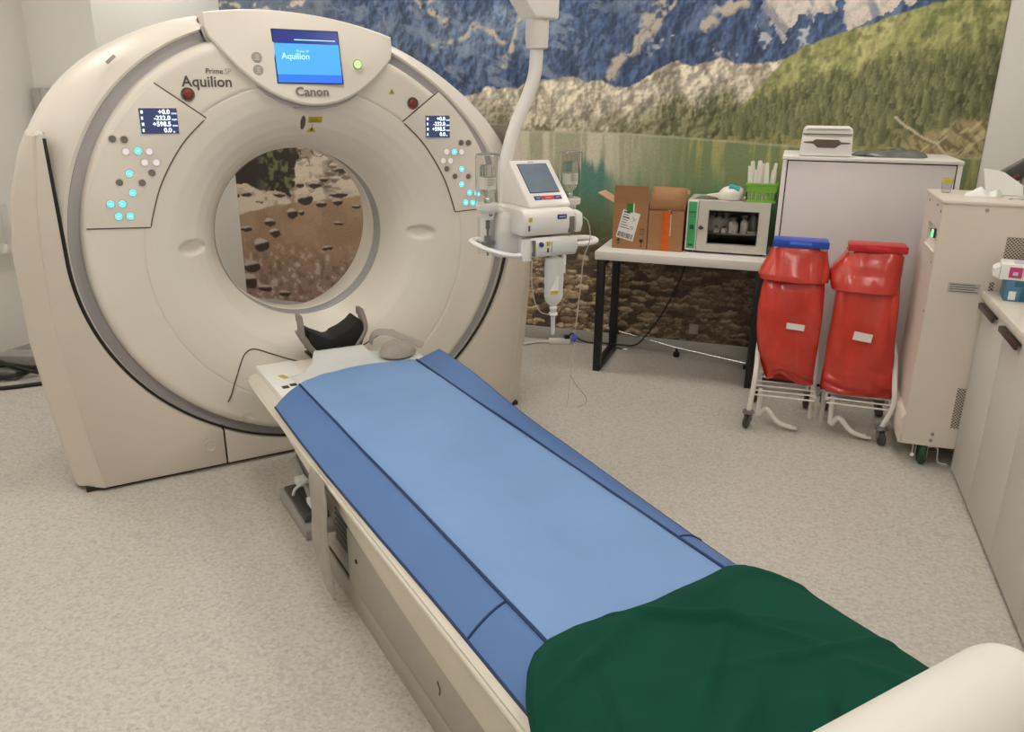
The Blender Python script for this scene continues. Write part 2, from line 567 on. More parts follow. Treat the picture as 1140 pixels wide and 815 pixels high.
# ------------------------------------------------------------------ printed wall mural
def build_mural():
    u0, u1, z0, z1, st = -3.9, 0.98, 0.088, CH, 0.0075
    nu, nzv = int((u1 - u0) / st) + 1, int((z1 - z0) / st) + 1
    uu = np.linspace(u0, u1, nu)
    zz = np.linspace(z0, z1, nzv)
    U, Z = np.meshgrid(uu, zz)
    rng = np.random.RandomState(5)

    def vn(x, y, seed):
        T = np.random.RandomState(seed).rand(64, 64)
        xi, yi = np.floor(x).astype(int), np.floor(y).astype(int)
        fx, fy = x - xi, y - yi
        fx, fy = fx * fx * (3 - 2 * fx), fy * fy * (3 - 2 * fy)
        a, b = T[yi % 64, xi % 64], T[yi % 64, (xi + 1) % 64]
        c, d = T[(yi + 1) % 64, xi % 64], T[(yi + 1) % 64, (xi + 1) % 64]
        return (a * (1 - fx) + b * fx) * (1 - fy) + (c * (1 - fx) + d * fx) * fy

    def fbm(x, y, seed, octv=5, gain=0.55):
        s, amp, tot = 0, 1, 0
        for i in range(octv):
            s = s + amp * vn(x * 2 ** i + 13.7 * i, y * 2 ** i + 7.1 * i, seed + i)
            tot += amp
            amp *= gain
        return s / tot

    def C(*rgb):
        return np.array([lin(c) for c in rgb])

    def mixc(base, colr, a):
        return base * (1 - a[..., None]) + np.asarray(colr) * a[..., None]

    def st_(a, b, x):
        t = np.clip((x - a) / (b - a), 0, 1)
        return t * t * (3 - 2 * t)

    def lineat(pts):
        p = np.array(pts)
        return np.interp(U, p[:, 0], p[:, 1])

    def dist(pts, X, Y):
        d = np.full(X.shape, 9.0)
        for (ax, ay), (bx, by) in zip(pts, pts[1:]):
            vx, vy = bx - ax, by - ay
            t = np.clip(((X - ax) * vx + (Y - ay) * vy) / (vx * vx + vy * vy + 1e-9), 0, 1)
            d = np.minimum(d, np.hypot(X - ax - t * vx, Y - ay - t * vy))
        return d

    def inside(pts, X, Y):
        r = np.zeros(X.shape, bool)
        n = len(pts)
        for i in range(n):
            (x1, y1), (x2, y2) = pts[i], pts[(i + 1) % n]
            c = ((y1 > Y) != (y2 > Y)) & (X < (x2 - x1) * (Y - y1) / (y2 - y1 + 1e-12) + x1)
            r ^= c
        return r

    n1 = fbm(U * 3, Z * 3, 11)
    n2 = fbm(U * 9, Z * 9, 31)
    n3 = fbm(U * 24, Z * 24, 51, 3)
    diag = fbm((U + Z * .6) * 14, (Z - U * .3) * 4, 71)
    Uw, Zw = U + (n2 - .5) * .16, Z + (fbm(U * 9, Z * 9, 91) - .5) * .16

    # far mountains
    def relief(sx, sy, seed, octv=5):
        a = fbm(U * sx, Z * sy, seed, octv, .6)
        b = fbm((U - .012) * sx, (Z + .010) * sy, seed, octv, .6)
        return a - b

    col = np.zeros(U.shape + (3,)) + C(62, 84, 120)
    col = mixc(col, C(104, 124, 150), st_(.45, .75, n1) * .8)
    col = mixc(col, C(40, 56, 90), st_(.5, .72, diag) * .6)
    rl1 = relief(9, 6, 401)
    col = col * np.clip(1 + 3.6 * rl1 + 2.6 * relief(24, 15, 451, 3), .55, 1.7)[..., None]
    snow = st_(.62, .70, n3) * st_(.5, .6, n2) * st_(-.95, -.8, U) * st_(1.78, 1.86, Z)
    col = mixc(col, C(196, 196, 200), snow * .8)
    col = mixc(col, C(132, 146, 166), st_(.55, .68, fbm((U - Z * .5) * 7, (Z + U * .4) * 16, 461)) * st_(-1.0, -1.3, U) * .6)
    col = mixc(col, C(128, 140, 160), st_(.56, .74, n2) * st_(1.75, 2.1, Z) * .6)
    col = mixc(col, C(90, 100, 112), st_(-2.6, -3.4, U) * .7)
    for rib, w in (([(-.781, 2.15), (-.826, 2.127), (-.908, 2.023), (-.99, 1.871), (-1.047, 1.801), (-1.12, 1.714)], .05),
                   ([(-.7, 2.3), (-.80, 2.14), (-.85, 2.0), (-.93, 1.86)], .035),
                   ([(-2.3, 1.87), (-2.165, 1.907), (-2.04, 1.93), (-1.992, 1.989), (-1.823, 1.935)], .03),
                   ([(-1.79, 1.8), (-1.769, 1.861), (-1.717, 1.97), (-1.677, 2.062), (-1.66, 2.2)], .035),
                   ([(-.56, 1.99), (-.516, 2.026), (-.397, 2.089), (-.36, 2.2)], .05),
                   ([(-3.95, 2.21), (-3.774, 2.152), (-3.487, 2.124), (-3.2, 2.2)], .03),
                   ([(-2.6, 2.3), (-2.3, 2.15), (-2.2, 2.02)], .04)):
        d = dist(rib, Uw, Zw)
        col = mixc(col, C(186, 172, 150), st_(w, w * .25, d) * st_(.36, .55, n3) * .95)
    for poly in ([(-.33, 2.75), (.1, 2.75), (.146, 2.127), (.11, 2.051), (-.051, 2.027), (-.09, 1.949), (-.152, 1.902),
                  (-.182, 1.997), (-.249, 2.077)],
                 [(.169, 2.75), (.95, 2.75), (.95, 2.25), (.483, 2.118), (.383, 2.03), (.2, 1.95), (.176, 2.05)]):
        ins = inside(poly, Uw, Zw).astype(float)
        col = mixc(col, C(206, 192, 176), ins * .95)
        col = mixc(col, C(112, 122, 146), ins * st_(.48, .62, diag) * .9)
        col = mixc(col, C(150, 140, 130), ins * st_(.5, .7, n3) * .5)

    water = lineat([(-2.174, 1.382), (-1.821, 1.381), (-.974, 1.381), (-.59, 1.363), (-.121, 1.339), (.323, 1.322), (.743, 1.305), (.989, 1.293)])
    # pale scree hills
    ridge = lineat([(-3.9, 1.5), (-2.4, 1.56), (-2.028, 1.586), (-1.907, 1.642), (-1.701, 1.638), (-1.606, 1.681), (-1.342, 1.714),
                    (-1.247, 1.667), (-1.168, 1.683), (-1.022, 1.642), (-.92, 1.684), (-.801, 1.765), (-.713, 1.79), (-.628, 1.77),
                    (-.512, 1.804), (-.456, 1.809), (-.367, 1.774), (-.272, 1.777), (-.103, 1.804), (.028, 1.759), (1, 1.7)])
    hill = st_(.004, -.006, Z - ridge - (n3 - .5) * .03)
    h = (Z - water) / np.maximum(ridge - water, .05)
    hc = np.zeros(col.shape) + C(208, 196, 174)
    hc = mixc(hc, C(146, 134, 112), st_(.42, .62, diag) * .75)
    hc = mixc(hc, C(136, 130, 90), st_(.62, .12, h + (n2 - .5) * .7) * (.45 + .35 * st_(-1.2, -.8, U)))
    hc = mixc(hc, C(92, 94, 58), st_(.5, .62, n3) * st_(.5, .1, h + (n1 - .5) * .6) * .6)
    hc = mixc(hc, C(206, 194, 168), dist([(-1.2, 1.66), (-1.35, 1.56), (-1.55, 1.47), (-1.75, 1.4)], Uw, Zw).__lt__(.03) * .6)
    hc = mixc(hc, C(122, 122, 76), st_(-1.0, -.6, U) * st_(.75, .35, h + (n2 - .5) * .5) * .8)
    hc = mixc(hc, C(82, 86, 50), st_(-1.0, -.7, U) * st_(.5, .62, fbm(U * 34, Z * 12, 131, 3)) * st_(.8, .4, h) * .8)
    hc = hc * np.clip(1 + 3.8 * relief(7, 7, 421) + 2.4 * relief(26, 22, 471, 3), .6, 1.4)[..., None]
    col = mixc(col, 0, hill) + hc * hill[..., None]
    # sunlit green slope and spruce forest on the right
    slope = lineat([(-.7, 1.2), (-.433, 1.383), (-.283, 1.588), (-.163, 1.735), (-.101, 1.812), (-.009, 1.868), (.179, 1.94), (.389, 2.005),
                    (.561, 2.062), (.709, 2.1), (.963, 2.19)])
    s = st_(.006, -.008, Z - slope - (n3 - .5) * .03)
    sc = np.zeros(col.shape) + C(150, 150, 82)
    sc = mixc(sc, C(180, 172, 108), st_(.45, .65, n2) * .7)
    sc = mixc(sc, C(104, 112, 58), st_(.5, .66, n3) * .75)
    forest = lineat([(-.6, 1.40), (-.438, 1.434), (-.277, 1.508), (-.111, 1.594), (.082, 1.68), (.262, 1.73), (.438, 1.78), (.61, 1.82), (.735, 1.85), (.898, 1.9)])
    trees = fbm(U * 42, Z * 9, 151, 3)
    fm = st_(.08, -.07, Z - forest - (n1 - .5) * .2 - (trees - .5) * .12)
    fc = np.zeros(col.shape) + C(108, 110, 62)
    fc = mixc(fc, C(78, 82, 48), st_(.46, .58, trees) * .85)
    fc = mixc(fc, C(150, 146, 88), st_(.56, .68, fbm(U * 46, Z * 13, 171, 3)) * .75)
    fc = mixc(fc, C(62, 64, 44), st_(.5, .62, n1) * .5)
    fc = mixc(fc, C(156, 144, 78), st_(.085, .02, Z - water + (n2 - .5) * .06) * .8)
    sc = mixc(sc, 0, fm) + fc * fm[..., None]
    sc = sc * np.clip(1 + 2.0 * relief(16, 10, 441, 4), .75, 1.25)[..., None]
    col = mixc(col, 0, s) + sc * s[..., None]
    # single spruces, far ones first
    tr_ = np.random.RandomState(77)
    spruces = []
    for k in range(430):
        x = tr_.uniform(-.42, .97)
        zw, zf = np.interp(x, uu, water[0]), np.interp(x, uu, forest[0])
        f = tr_.rand()
        spruces.append((zw + (zf - zw) * f ** .9 + tr_.uniform(-.01, .02), x, tr_.uniform(.06, .12) * (1.1 - .35 * f), tr_.rand(), f))
    for zb, x, hh, tone, f in sorted(spruces, reverse=True):
        w2 = hh * .27
        i0, i1 = int((x - w2 - u0) / st), int((x + w2 - u0) / st) + 2
        j0, j1 = int((zb - z0) / st), int((zb + hh - z0) / st) + 2
        i0, j0 = max(i0, 0), max(j0, 0)
        su, sz = U[j0:j1, i0:i1], Z[j0:j1, i0:i1]
        if su.size == 0:
            continue
        rel = (sz - zb) / hh
        half = w2 * (1 - rel) * (.8 + .5 * n3[j0:j1, i0:i1])
        m_ = ((np.abs(su - x) < half) & (rel >= 0)).astype(float) * .85
        lit = np.clip((x - su) / w2 + .3, 0, 1)
        base = C(70, 76, 46) * (1 - tone * .7) + C(122, 124, 76) * tone * .7
        cc = base[None, None] * (1 - lit[..., None] * .7) + C(152, 150, 94)[None, None] * lit[..., None] * .7
        col[j0:j1, i0:i1] = col[j0:j1, i0:i1] * (1 - m_[..., None]) + cc * m_[..., None]
    grass = lineat([(.4, 1.2), (.512, 1.317), (.597, 1.368), (.722, 1.434), (.849, 1.469), (.971, 1.518)])
    g = st_(.03, -.03, Z - grass - (n3 - .5) * .1)
    gc = np.zeros(col.shape) + C(166, 148, 100)
    gc = mixc(gc, C(104, 92, 58), st_(.48, .6, fbm((U + Z) * 30, (Z - U) * 9, 191, 3)) * .8)
    gc = mixc(gc, C(206, 190, 140), st_(.56, .68, fbm((U - Z) * 30, (Z + U) * 8, 211, 3)) * .7)
    col = mixc(col, 0, g) + gc * g[..., None]
    col = mixc(col, C(200, 188, 150), st_(.008, .003, dist([(.52, 1.50), (.60, 1.44), (.66, 1.40), (.74, 1.36), (.82, 1.28)], Uw * .3 + U * .7, Z)))

    # the lake with its reflections
    bot = lineat([(-2.2, .62), (-1.6, .65), (-1.294, .752), (-1.173, .736), (-.934, .69), (-.591, .68), (.98, .66)])
    t = (water - Z) / (water - bot)
    vert = fbm(U * 22, Z * 2.2, 231)
    lc = np.zeros(col.shape) + C(150, 148, 120)
    lc = mixc(lc, C(188, 181, 156), st_(.4, .62, vert) * st_(-.6, -1.0, U) * .9)
    lc = mixc(lc, C(104, 120, 70), st_(-1.1, -.55, U + (vert - .5) * .6) * .9)
    lc = mixc(lc, C(160, 150, 84), st_(.5, .64, vert) * st_(-1.0, -.5, U) * st_(.7, .2, t) * .8)
    edge = .42 + .16 * np.sin(U * 7.5 + 1.2) * st_(-.4, -.8, U) + (vert - .5) * .25
    lc = mixc(lc, C(58, 116, 100), st_(edge - .06, edge + .08, t) * st_(-.9, -1.15, U) * .95)
    lc = mixc(lc, C(82, 130, 86), st_(.25, .6, t + (vert - .5) * .7) * st_(-1.15, -.8, U) * .9)
    lc = mixc(lc, C(82, 100, 62), st_(.55, .85, t + (n2 - .5) * .3) * .85)
    lc = mixc(lc, C(92, 84, 50), st_(.85, 1.05, t + (n2 - .5) * .3) * .9)
    lc = mixc(lc, C(176, 172, 146), st_(.012, .004, np.abs(Z - water + .004)) * .5)
    lc = lc * 1.18
    w = st_(.002, -.004, Z - water)
    col = mixc(col, 0, w) + lc * w[..., None]

    # pebbles under shallow water along the foot of the picture
    def cells(sx, sy, seed, wob=0.0):
        X, Y = U * sx + (n2 - .5) * wob, Z * sy + (n3 - .5) * wob * 1.3
        R = np.random.RandomState(seed)
        T1, T2, T3 = R.rand(64, 64), R.rand(64, 64), R.rand(64, 64)
        xi, yi = np.floor(X).astype(int), np.floor(Y).astype(int)
        d1 = np.full(X.shape, 9.0)
        d2 = d1.copy()
        idv = np.zeros(X.shape)
        off = np.zeros(X.shape)
        for dx in (-1, 0, 1):
            for dy in (-1, 0, 1):
                cx, cy = (xi + dx) % 64, (yi + dy) % 64
                px, py = xi + dx + T1[cy, cx], yi + dy + T2[cy, cx]
                d = np.hypot(X - px, Y - py)
                m = d < d1
                d2 = np.where(m, d1, np.minimum(d2, d))
                idv = np.where(m, T3[cy, cx], idv)
                off = np.where(m, Y - py, off)
                d1 = np.where(m, d, d1)
        return d2 - d1, idv, off

    e, idv, off = cells(11, 30, 301, .9)
    e3, id3, off3 = cells(27, 66, 351, 1.6)
    small = st_(.55, .68, fbm(U * 5, Z * 9, 361, 3)) * .7
    e, idv, off = e * (1 - small) + e3 * small, idv * (1 - small) + id3 * small, off * (1 - small) + off3 * small
    pc = np.zeros(col.shape) + C(116, 93, 66)
    pc = mixc(pc, C(164, 138, 102), st_(.45, .9, idv))
    pc = mixc(pc, C(74, 58, 45), st_(.4, .1, idv))
    pc = mixc(pc, C(206, 184, 148), st_(.08, .4, off) * st_(.25, .6, idv) * .85)
    pc = mixc(pc, C(44, 34, 27), st_(.16, .02, e) * .8)
    pc = mixc(pc, C(46, 36, 28), st_(-.1, -.5, off) * .6)
    pc = pc * (.7 + .6 * n3)[..., None]
    pc = mixc(pc, C(62, 62, 36), st_(.45, .68, Z) * .65)
    pc = mixc(pc, C(54, 42, 33), st_(-1.0, -.6, U) * .45)
    pc = pc * 1.12 * (1 + .25 * st_(-.95, -1.15, U))[..., None]
    pm = st_(.03, -.10, Z - bot - (n2 - .5) * .2)
    col = mixc(col, 0, pm) + pc * pm[..., None]

    # beach with boulders at the left end (seen through the scanner bore)
    sandl = lineat([(-3.95, .705), (-3.823, .753), (-3.543, .814), (-3.237, .861), (-2.869, .91), (-2.6, .93)])
    bc = np.zeros(col.shape) + C(206, 188, 164)
    bc = mixc(bc, C(120, 100, 84), st_(.5, .64, n2) * .7)
    e2, id2, off2 = cells(13, 24, 321)
    stones = st_(.45, .6, id2) * st_(.06, .16, e2) * st_(.84, 1.0, Z)
    bc = mixc(bc, C(96, 78, 66), stones * .8)
    bc = mixc(bc, C(212, 194, 170), stones * st_(.05, .3, off2) * .9)
    drift = np.abs(fbm(U * 10, Z * 16, 341, 3) - .5)
    bc = mixc(bc, C(72, 56, 44), st_(-3.38, -3.3, U) * st_(-2.9, -3.0, U) * st_(1.08, 1.12, Z) * st_(.06, .02, drift) * .9)
    brown = np.zeros(col.shape) + C(166, 134, 102)
    brown = mixc(brown, C(140, 108, 80), st_(.45, .65, n1) * .6)
    brown = mixc(brown, C(148, 116, 104), st_(.55, .25, Z + (n1 - .5) * .3))
    brown = mixc(brown, C(196, 174, 160), st_(.6, .7, n3) * st_(.6, .4, Z) * .7)
    brown = mixc(brown, C(104, 82, 72), st_(.42, .32, n3) * st_(.6, .35, Z) * .6)
    bm_ = st_(.006, -.006, Z - sandl - (n2 - .5) * .03)
    bc = mixc(bc, 0, bm_) + brown * bm_[..., None]
    for (x, z, a, b) in [(-3.315, .861, .061, .038), (-3.437, .755, .045, .035), (-3.358, .766, .031, .021), (-3.632, .68, .053, .027),
                         (-3.597, .606, .047, .033), (-3.724, .507, .065, .052), (-3.83, .332, .077, .047), (-3.865, .215, .078, .058),
                         (-3.187, .833, .044, .024), (-3.056, .856, .043, .024), (-2.901, .83, .035, .015), (-3.042, .908, .078, .021),
                         (-3.153, 1.014, .04, .017), (-3.236, .968, .05, .026), (-3.011, 1.087, .048, .02), (-3.823, .876, .047, .021),
                         (-3.91, .863, .032, .022), (-3.852, .618, .054, .018), (-3.056, .709, .04, .014), (-3.16, .517, .045, .018),
                         (-3.357, .963, .036, .024), (-3.538, .885, .046, .018), (-3.712, .824, .038, .011), (-3.727, .169, .066, .027),
                         (-3.556, .146, .054, .019)]:
        rx, rz = (U + (n3 - .5) * .03 - x) / a, (Z + (n2 - .5) * .03 - z) / b
        rm = st_(1.1, .95, np.sqrt(rx * rx + rz * rz))
        bc = mixc(bc, C(62, 48, 42), rm)
        bc = mixc(bc, C(190, 170, 152), rm * st_(.15, .45, rz - rx * .25))
    tree = inside([(-4.0, .93), (-4.0, 1.5), (-3.36, 1.5), (-3.34, 1.227), (-3.373, 1.096), (-3.392, .969), (-3.473, .908), (-3.687, .918), (-3.801, .945)],
                  U + (n3 - .5) * .1, Z + (n2 - .5) * .12).astype(float)
    tc = np.zeros(col.shape) + C(52, 44, 38)
    tc = mixc(tc, C(112, 112, 70), st_(.46, .6, n3) * st_(-3.75, -3.6, U) * .9)
    bc = mixc(bc, 0, tree) + tc * tree[..., None]
    up = st_(1.35, 1.5, Z + (n2 - .5) * .2)
    wood = np.zeros(col.shape) + C(70, 76, 48)
    wood = mixc(wood, C(112, 112, 66), st_(.45, .6, n3) * .8)
    bc = mixc(bc, 0, up) + wood * up[..., None]
    leftm = st_(-2.3, -2.6, U + (n2 - .5) * .4) * st_(1.95, 1.8, Z + (n1 - .5) * .3)
    col = mixc(col, 0, leftm) + bc * leftm[..., None]

    lum = col @ np.array([.3, .59, .11])
    col = col * .84 + lum[..., None] * .16 + .004
    col *= (.95 + .1 * rng.rand(*U.shape))[..., None]
    # geometry
    n = nu * nzv
    co = np.stack([U, np.full(U.shape, 0.0), Z], -1).reshape(-1, 3).astype(np.float32)
    idx = np.arange(n).reshape(nzv, nu)
    q = np.stack([idx[:-1, :-1], idx[:-1, 1:], idx[1:, 1:], idx[1:, :-1]], -1).reshape(-1, 4)
    me = bpy.data.meshes.new('wall_mural')
    me.vertices.add(n)
    me.vertices.foreach_set('co', co.ravel())
    me.loops.add(q.size)
    me.loops.foreach_set('vertex_index', q.ravel().astype(np.int32))
    me.polygons.add(len(q))
    me.polygons.foreach_set('loop_start', np.arange(0, q.size, 4, dtype=np.int32))
    me.update(calc_edges=True)
    ca = me.color_attributes.new('print', 'FLOAT_COLOR', 'POINT')
    ca.data.foreach_set('color', np.concatenate([col.reshape(-1, 3), np.ones((n, 1))], 1).astype(np.float32).ravel())
    m = mat('mural_print', (128, 128, 128), 0.5, spec=0.35)
    nt = m.node_tree
    p = nt.nodes['Principled BSDF']
    at = nt.nodes.new('ShaderNodeAttribute')
    at.attribute_name = 'print'
    tcn = nt.nodes.new('ShaderNodeTexCoord')
    no = nt.nodes.new('ShaderNodeTexNoise')
    no.inputs['Scale'].default_value = 70
    no.inputs['Detail'].default_value = 3
    nt.links.new(tcn.outputs['Object'], no.inputs['Vector'])
    mr = nt.nodes.new('ShaderNodeMapRange')
    mr.inputs['From Min'].default_value = .3
    mr.inputs['From Max'].default_value = .7
    mr.inputs['To Min'].default_value = .92
    mr.inputs['To Max'].default_value = 1.1
    nt.links.new(no.outputs['Fac'], mr.inputs['Value'])
    mx = nt.nodes.new('ShaderNodeMix')
    mx.data_type = 'RGBA'
    mx.blend_type = 'MULTIPLY'
    mx.inputs['Factor'].default_value = 1
    nt.links.new(at.outputs['Color'], mx.inputs[6])
    nt.links.new(mr.outputs[0], mx.inputs[7])
    nt.links.new(mx.outputs[2], p.inputs['Base Color'])
    me.materials.append(m)
    # the paper's thickness: a backing sheet in the same object
    o = bpy.data.objects.new('wall_mural', me)
    COL.objects.link(o)
    o.location = (0, WB - .004, 0)
    sol = o.modifiers.new('thickness', 'SOLIDIFY')
    sol.thickness = .003
    sol.offset = -1
    tag(o, 'large printed wall mural of an alpine lake, mountains and pebble shore', 'mural')


build_mural()
# ------------------------------------------------------------------ scanner gantry
# gantry frame: X across its front, Y depth away from the couch, Z up; origin on the floor at front centre
GA = math.radians(48.953)
GLOC = (-1.9342665, 3.06984482, 0)


def ell(a, b, cz, d, n=192, p=2.0):
    out = []
    for k in range(n):
        t = 2 * PI * k / n
        c, s = math.cos(t), math.sin(t)
        out.append((a * math.copysign(abs(c) ** (2 / p), c), d, cz + b * math.copysign(abs(s) ** (2 / p), s)))
    return out


def lean(x, d, z):
    return x, d, z - (.02 + .078 * x) * sm(1.0, 1.85, z)


def lowst(x, d, z):
    """the round front sits a little lower than it is wide"""
    if z < .995:
        z = .995 - (.995 - z) * (1 + .05 * sm(.5, .84, math.hypot(x, z - .995)))
    return x, d, z


def build_gantry():
    t = thing('scanner_gantry', 'large cream ring-shaped scanner gantry with a round bore in the left of the room', 'scanner', GLOC, GA)
    # front cover: rim, flat annulus, flare running into the bore; finger dimples pressed in
    key = [(.920, .854, .995, .11), (.920, .854, .995, .045), (.914, .848, .995, .02), (.903, .838, .995, .006), (.884, .822, .993, 0),
           (.80, .765, .975, 0), (.706, .695, .957, 0), (.703, .692, .957, .003), (.700, .689, .957, .0005), (.66, .65, .96, .003),
           (.60, .593, .966, .013), (.55, .545, .971, .030), (.50, .498, .976, .056), (.46, .459, .979, .092), (.43, .43, .98, .138),
           (.405, .405, .981, .2), (.390, .390, .981, .26)]
    fine = []
    for (k0, k1) in zip(key, key[1:]):
        st = 6 if abs(k0[0] - k1[0]) > .02 else 1
        for i in range(st):
            f = i / st
            fine.append(tuple(a + (b - a) * f for a, b in zip(k0, k1)))
    fine.append(key[-1])
    N = 420
    rings = [ell(a, b, c, d, N) for a, b, c, d in fine]

    def dimple(x, d, z):
        for (cx, cz) in ((-.515, .985), (.515, .975)):
            q = ((x - cx) / .062) ** 2 + ((z - cz) / .034) ** 2
            d += .026 * (1 - sm(.35, 1.0, q))
        for (cx, cz, r) in ((-.37, .233, .026), (.37, .233, .026)):
            q = ((x - cx) ** 2 + (z - cz) ** 2) ** .5
            d += .007 * math.exp(-((q - r) / .006) ** 2)
        return x, d, z
    def sink(x, d, z):
        q = max(0, abs(x) - .02) / .36
        lowz = 1.575 + .235 * q ** 1.7
        if abs(x) < .372 and z > lowz + .012:
            d += .10
        return x, d, z
    MB().loft([[sink(*dimple(*p)) for p in r] for r in rings]).map(lowst).map(lean).obj('front_cover', M['gantry'], t, angle=50)
    # grey recessed band round the cover
    MB().loft([ell(a, b, .995, d) for a, b, d in ((.919, .853, .05), (.926, .858, .066), (.945, .878, .064), (.962, .891, .05), (.968, .897, .055))]).map(sink).map(lowst).map(lean) \
        .obj('grey_band', M['band'], t, angle=60)
    # outer shell
    MB().loft([ell(*q) for q in ((.962, .891, .995, .06), (.966, .893, .995, .048), (.978, .899, .995, .043), (1.0, .907, .995, .05))] +
              [ell(a, b, .995, d, 192, p) for a, b, d, p in ((1.04, .915, .075, 2.02), (1.09, .922, .11, 2.05), (1.125, .926, .155, 2.08),
                                                            (1.14, .928, .21, 2.1), (1.14, .93, .6, 2.1), (1.13, .925, .68, 2.1), (1.08, .88, .76, 2.05))]).map(lambda x, d, z: sink(x, d, z) if d < .09 else (x, d, z)).map(lambda x, d, z: lowst(x, d, z) if d < .07 else (x, d, z)).map(lean) \
        .obj('outer_shell', M['gantry'], t, angle=40)
    MB().loft([ell(1.08, .88, .995, .76, 192, 2.05), ell(.9, .78, .99, .79), ell(.62, .6, .985, .77), ell(.45, .45, .981, .66), ell(.395, .395, .981, .45)]) \
        .obj('rear_cover', M['gantry'], t, angle=40)
    MB().loft([ell(.396, .396, .981, .258), ell(.386, .386, .981, .262), ell(.384, .384, .981, .27), ell(.384, .384, .981, .335)]) \
        .obj('bore_ring', M['bore_grey'], t)
    MB().loft([ell(.386, .386, .981, .335), ell(.38, .38, .981, .338), ell(.38, .38, .981, .42), ell(.396, .396, .981, .455)]) \
        .obj('bore_liner', M['gantry'], t)
    # base: three front panels, two flared sides
    a, b, cz = .986, .938, .995

    def arc_z(x):
        return cz - b * math.sqrt(max(0, 1 - (x / a) ** 2))

    def arc_x(z):
        return a * math.sqrt(max(0, 1 - ((z - cz) / b) ** 2))
    xs = [-.478 + .956 * i / 24 for i in range(25)]
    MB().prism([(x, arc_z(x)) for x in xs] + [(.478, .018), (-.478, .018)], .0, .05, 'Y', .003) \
        .obj('base_panel', M['gantry_base_shaded'], t, angle=30)
    for s in (-1, 1):
        th = [math.acos(max(-1, min(1, .486 / a)))]
        pts = [(-.486, .018), (-.975, .018), (-1.02, .35), (-1.06, .75), (-1.058, 1.0), (-1.045, 1.2), (-1.012, 1.44), (-.992, 1.44), (-.986, .995)]
        n = 30
        t0 = PI
        t1 = 2 * PI - math.acos(.486 / a) if False else PI + math.acos(.486 / a)
        for i in range(1, n + 1):
            th = t0 + (t1 - t0) * i / n
            pts.append((a * math.cos(th), cz + b * math.sin(th)))
        pts = [(x * -s, z) for x, z in pts]
        MB().prism(pts, .0, .05, 'Y', .003).obj('base_panel', M['gantry_base_shaded'], t, angle=30)
        xf = [(.018, .975), (.35, 1.02), (.75, 1.06), (1.0, 1.058), (1.2, 1.045), (1.44, 1.012)]
        xsd = [(.018, 1.088), (.35, 1.128), (.65, 1.155), (1.0, 1.156), (1.2, 1.13), (1.36, 1.08), (1.44, 1.04)]
        sec = []
        for i in range(37):
            z = .018 + (1.44 - .018) * i / 36
            f, q = lerp_tab(xf, z), lerp_tab(xsd, z)
            row = [(f - .004, .004), (f + .003, .0), (f + .01, .003)]
            row += [(q - (q - f) * .10, .082), (q - .006, .10), (q, .125), (q, .55), (q - .03, .66), (q - .16, .76), (q - .3, .77)]
            sec.append([(s * x, d, z) for x, d in row])
        top = [(p[0] - s * .03, p[1], 1.452) for p in sec[-1]]
        mbs = MB().loft(sec + [top], closed=False)
        mbs.obj('base_side', M['gantry_base_shaded'], t, angle=28)
        MB().lathe([(0, -.014), (.012, -.012), (.016, 0), (.012, .012), (0, .014)], (s * .998, .012, 1.445)).obj('corner_cap', M['white'], t)
        # dark slit between the base and the ring
        sl = [(s * .989, .03, 1.43), (s * .984, .03, 1.2), (s * .98, .03, .995)]
        sl += [(s * (a - .006) * math.cos(q), .03, cz - (b - .006) * math.sin(q)) for q in [PI / 2 * i / 30 for i in range(1, 31)]]
        MB().tube([(x, .034, z) for x, d, z in sl], lambda q: .0095 - .004 * min(1, q * 2), 8).obj('edge_gasket', M['dark'], t)
        if s < 0:
            MB().lathe([(.020, -.001), (.024, -.004), (.028, -.001), (.028, .004)], (-.548, 0, .118), 'Y', 24, False).obj('screw_cover_ring', M['gantry_base_shaded'], t)
            MB().lathe([(0, -.002), (.019, -.002), (.020, .004)], (-.548, 0, .118), 'Y', 20).obj('screw_cover', M['gantry_base_shaded'], t)
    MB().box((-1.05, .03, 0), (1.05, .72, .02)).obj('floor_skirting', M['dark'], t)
    for s in (-1, 1):
        MB().box((s * .482 - .003, .02, .018), (s * .482 + .003, .045, .19)).obj('panel_gap', M['dark'], t)
    MB().box((-1.0, .09, .02), (1.0, .7, .5)).obj('base_core', M['dark'], t, smooth=False)

    # surface depth of the front cover at x, z
    kk = key

    def cover_d(x, z):
        z += (.02 + .078 * x) * sm(1.0, 1.85, z)
        if z < .995:
            z = .995 - (.995 - z) / (1 + .05 * sm(.5, .84, math.hypot(x, z - .995)))
        for (k0, k1) in zip(kk, kk[1:]):
            q1 = math.hypot(x / k1[0], (z - k1[2]) / k1[1])
            if q1 >= 1:
                q0 = math.hypot(x / k0[0], (z - k0[2]) / k0[1])
                f = (1 - q0) / ((1 - q0) - (1 - q1) + 1e-9)
                return k0[3] + (k1[3] - k0[3]) * max(0, min(1, f))
        return kk[-1][3]
    # seams of the lower service panel
    for s in (-1, 1):
        pts = [(-.492, .236), (-.45, .31), (-.413, .394), (-.372, .487), (-.351, .512), (-.325, .522), (-.293, .514), (-.2, .468), (-.12, .435), (-.03, .42), (0, .419)]
        pp = [(x * -s, cover_d(x, z) - .0005, z) for x, z in pts]
        MB().tube(pp, .0032, 6, 6).obj('panel_seam', M['seam'], t)
    # console shield at the top
    arch = [(x, .997 + .928 * (1 - (abs(x) / 1.14) ** 2.1) ** (1 / 2.1)) for x in [-.386 + .772 * i / 16 for i in range(17)]]
    low = [(.384, 1.83), (.374, 1.79), (.345, 1.755), (.29, 1.695), (.22, 1.637), (.165, 1.603), (.11, 1.580), (.055, 1.566), (0, 1.561)]
    low = low + [(-x, z) for x, z in low[-2::-1]]

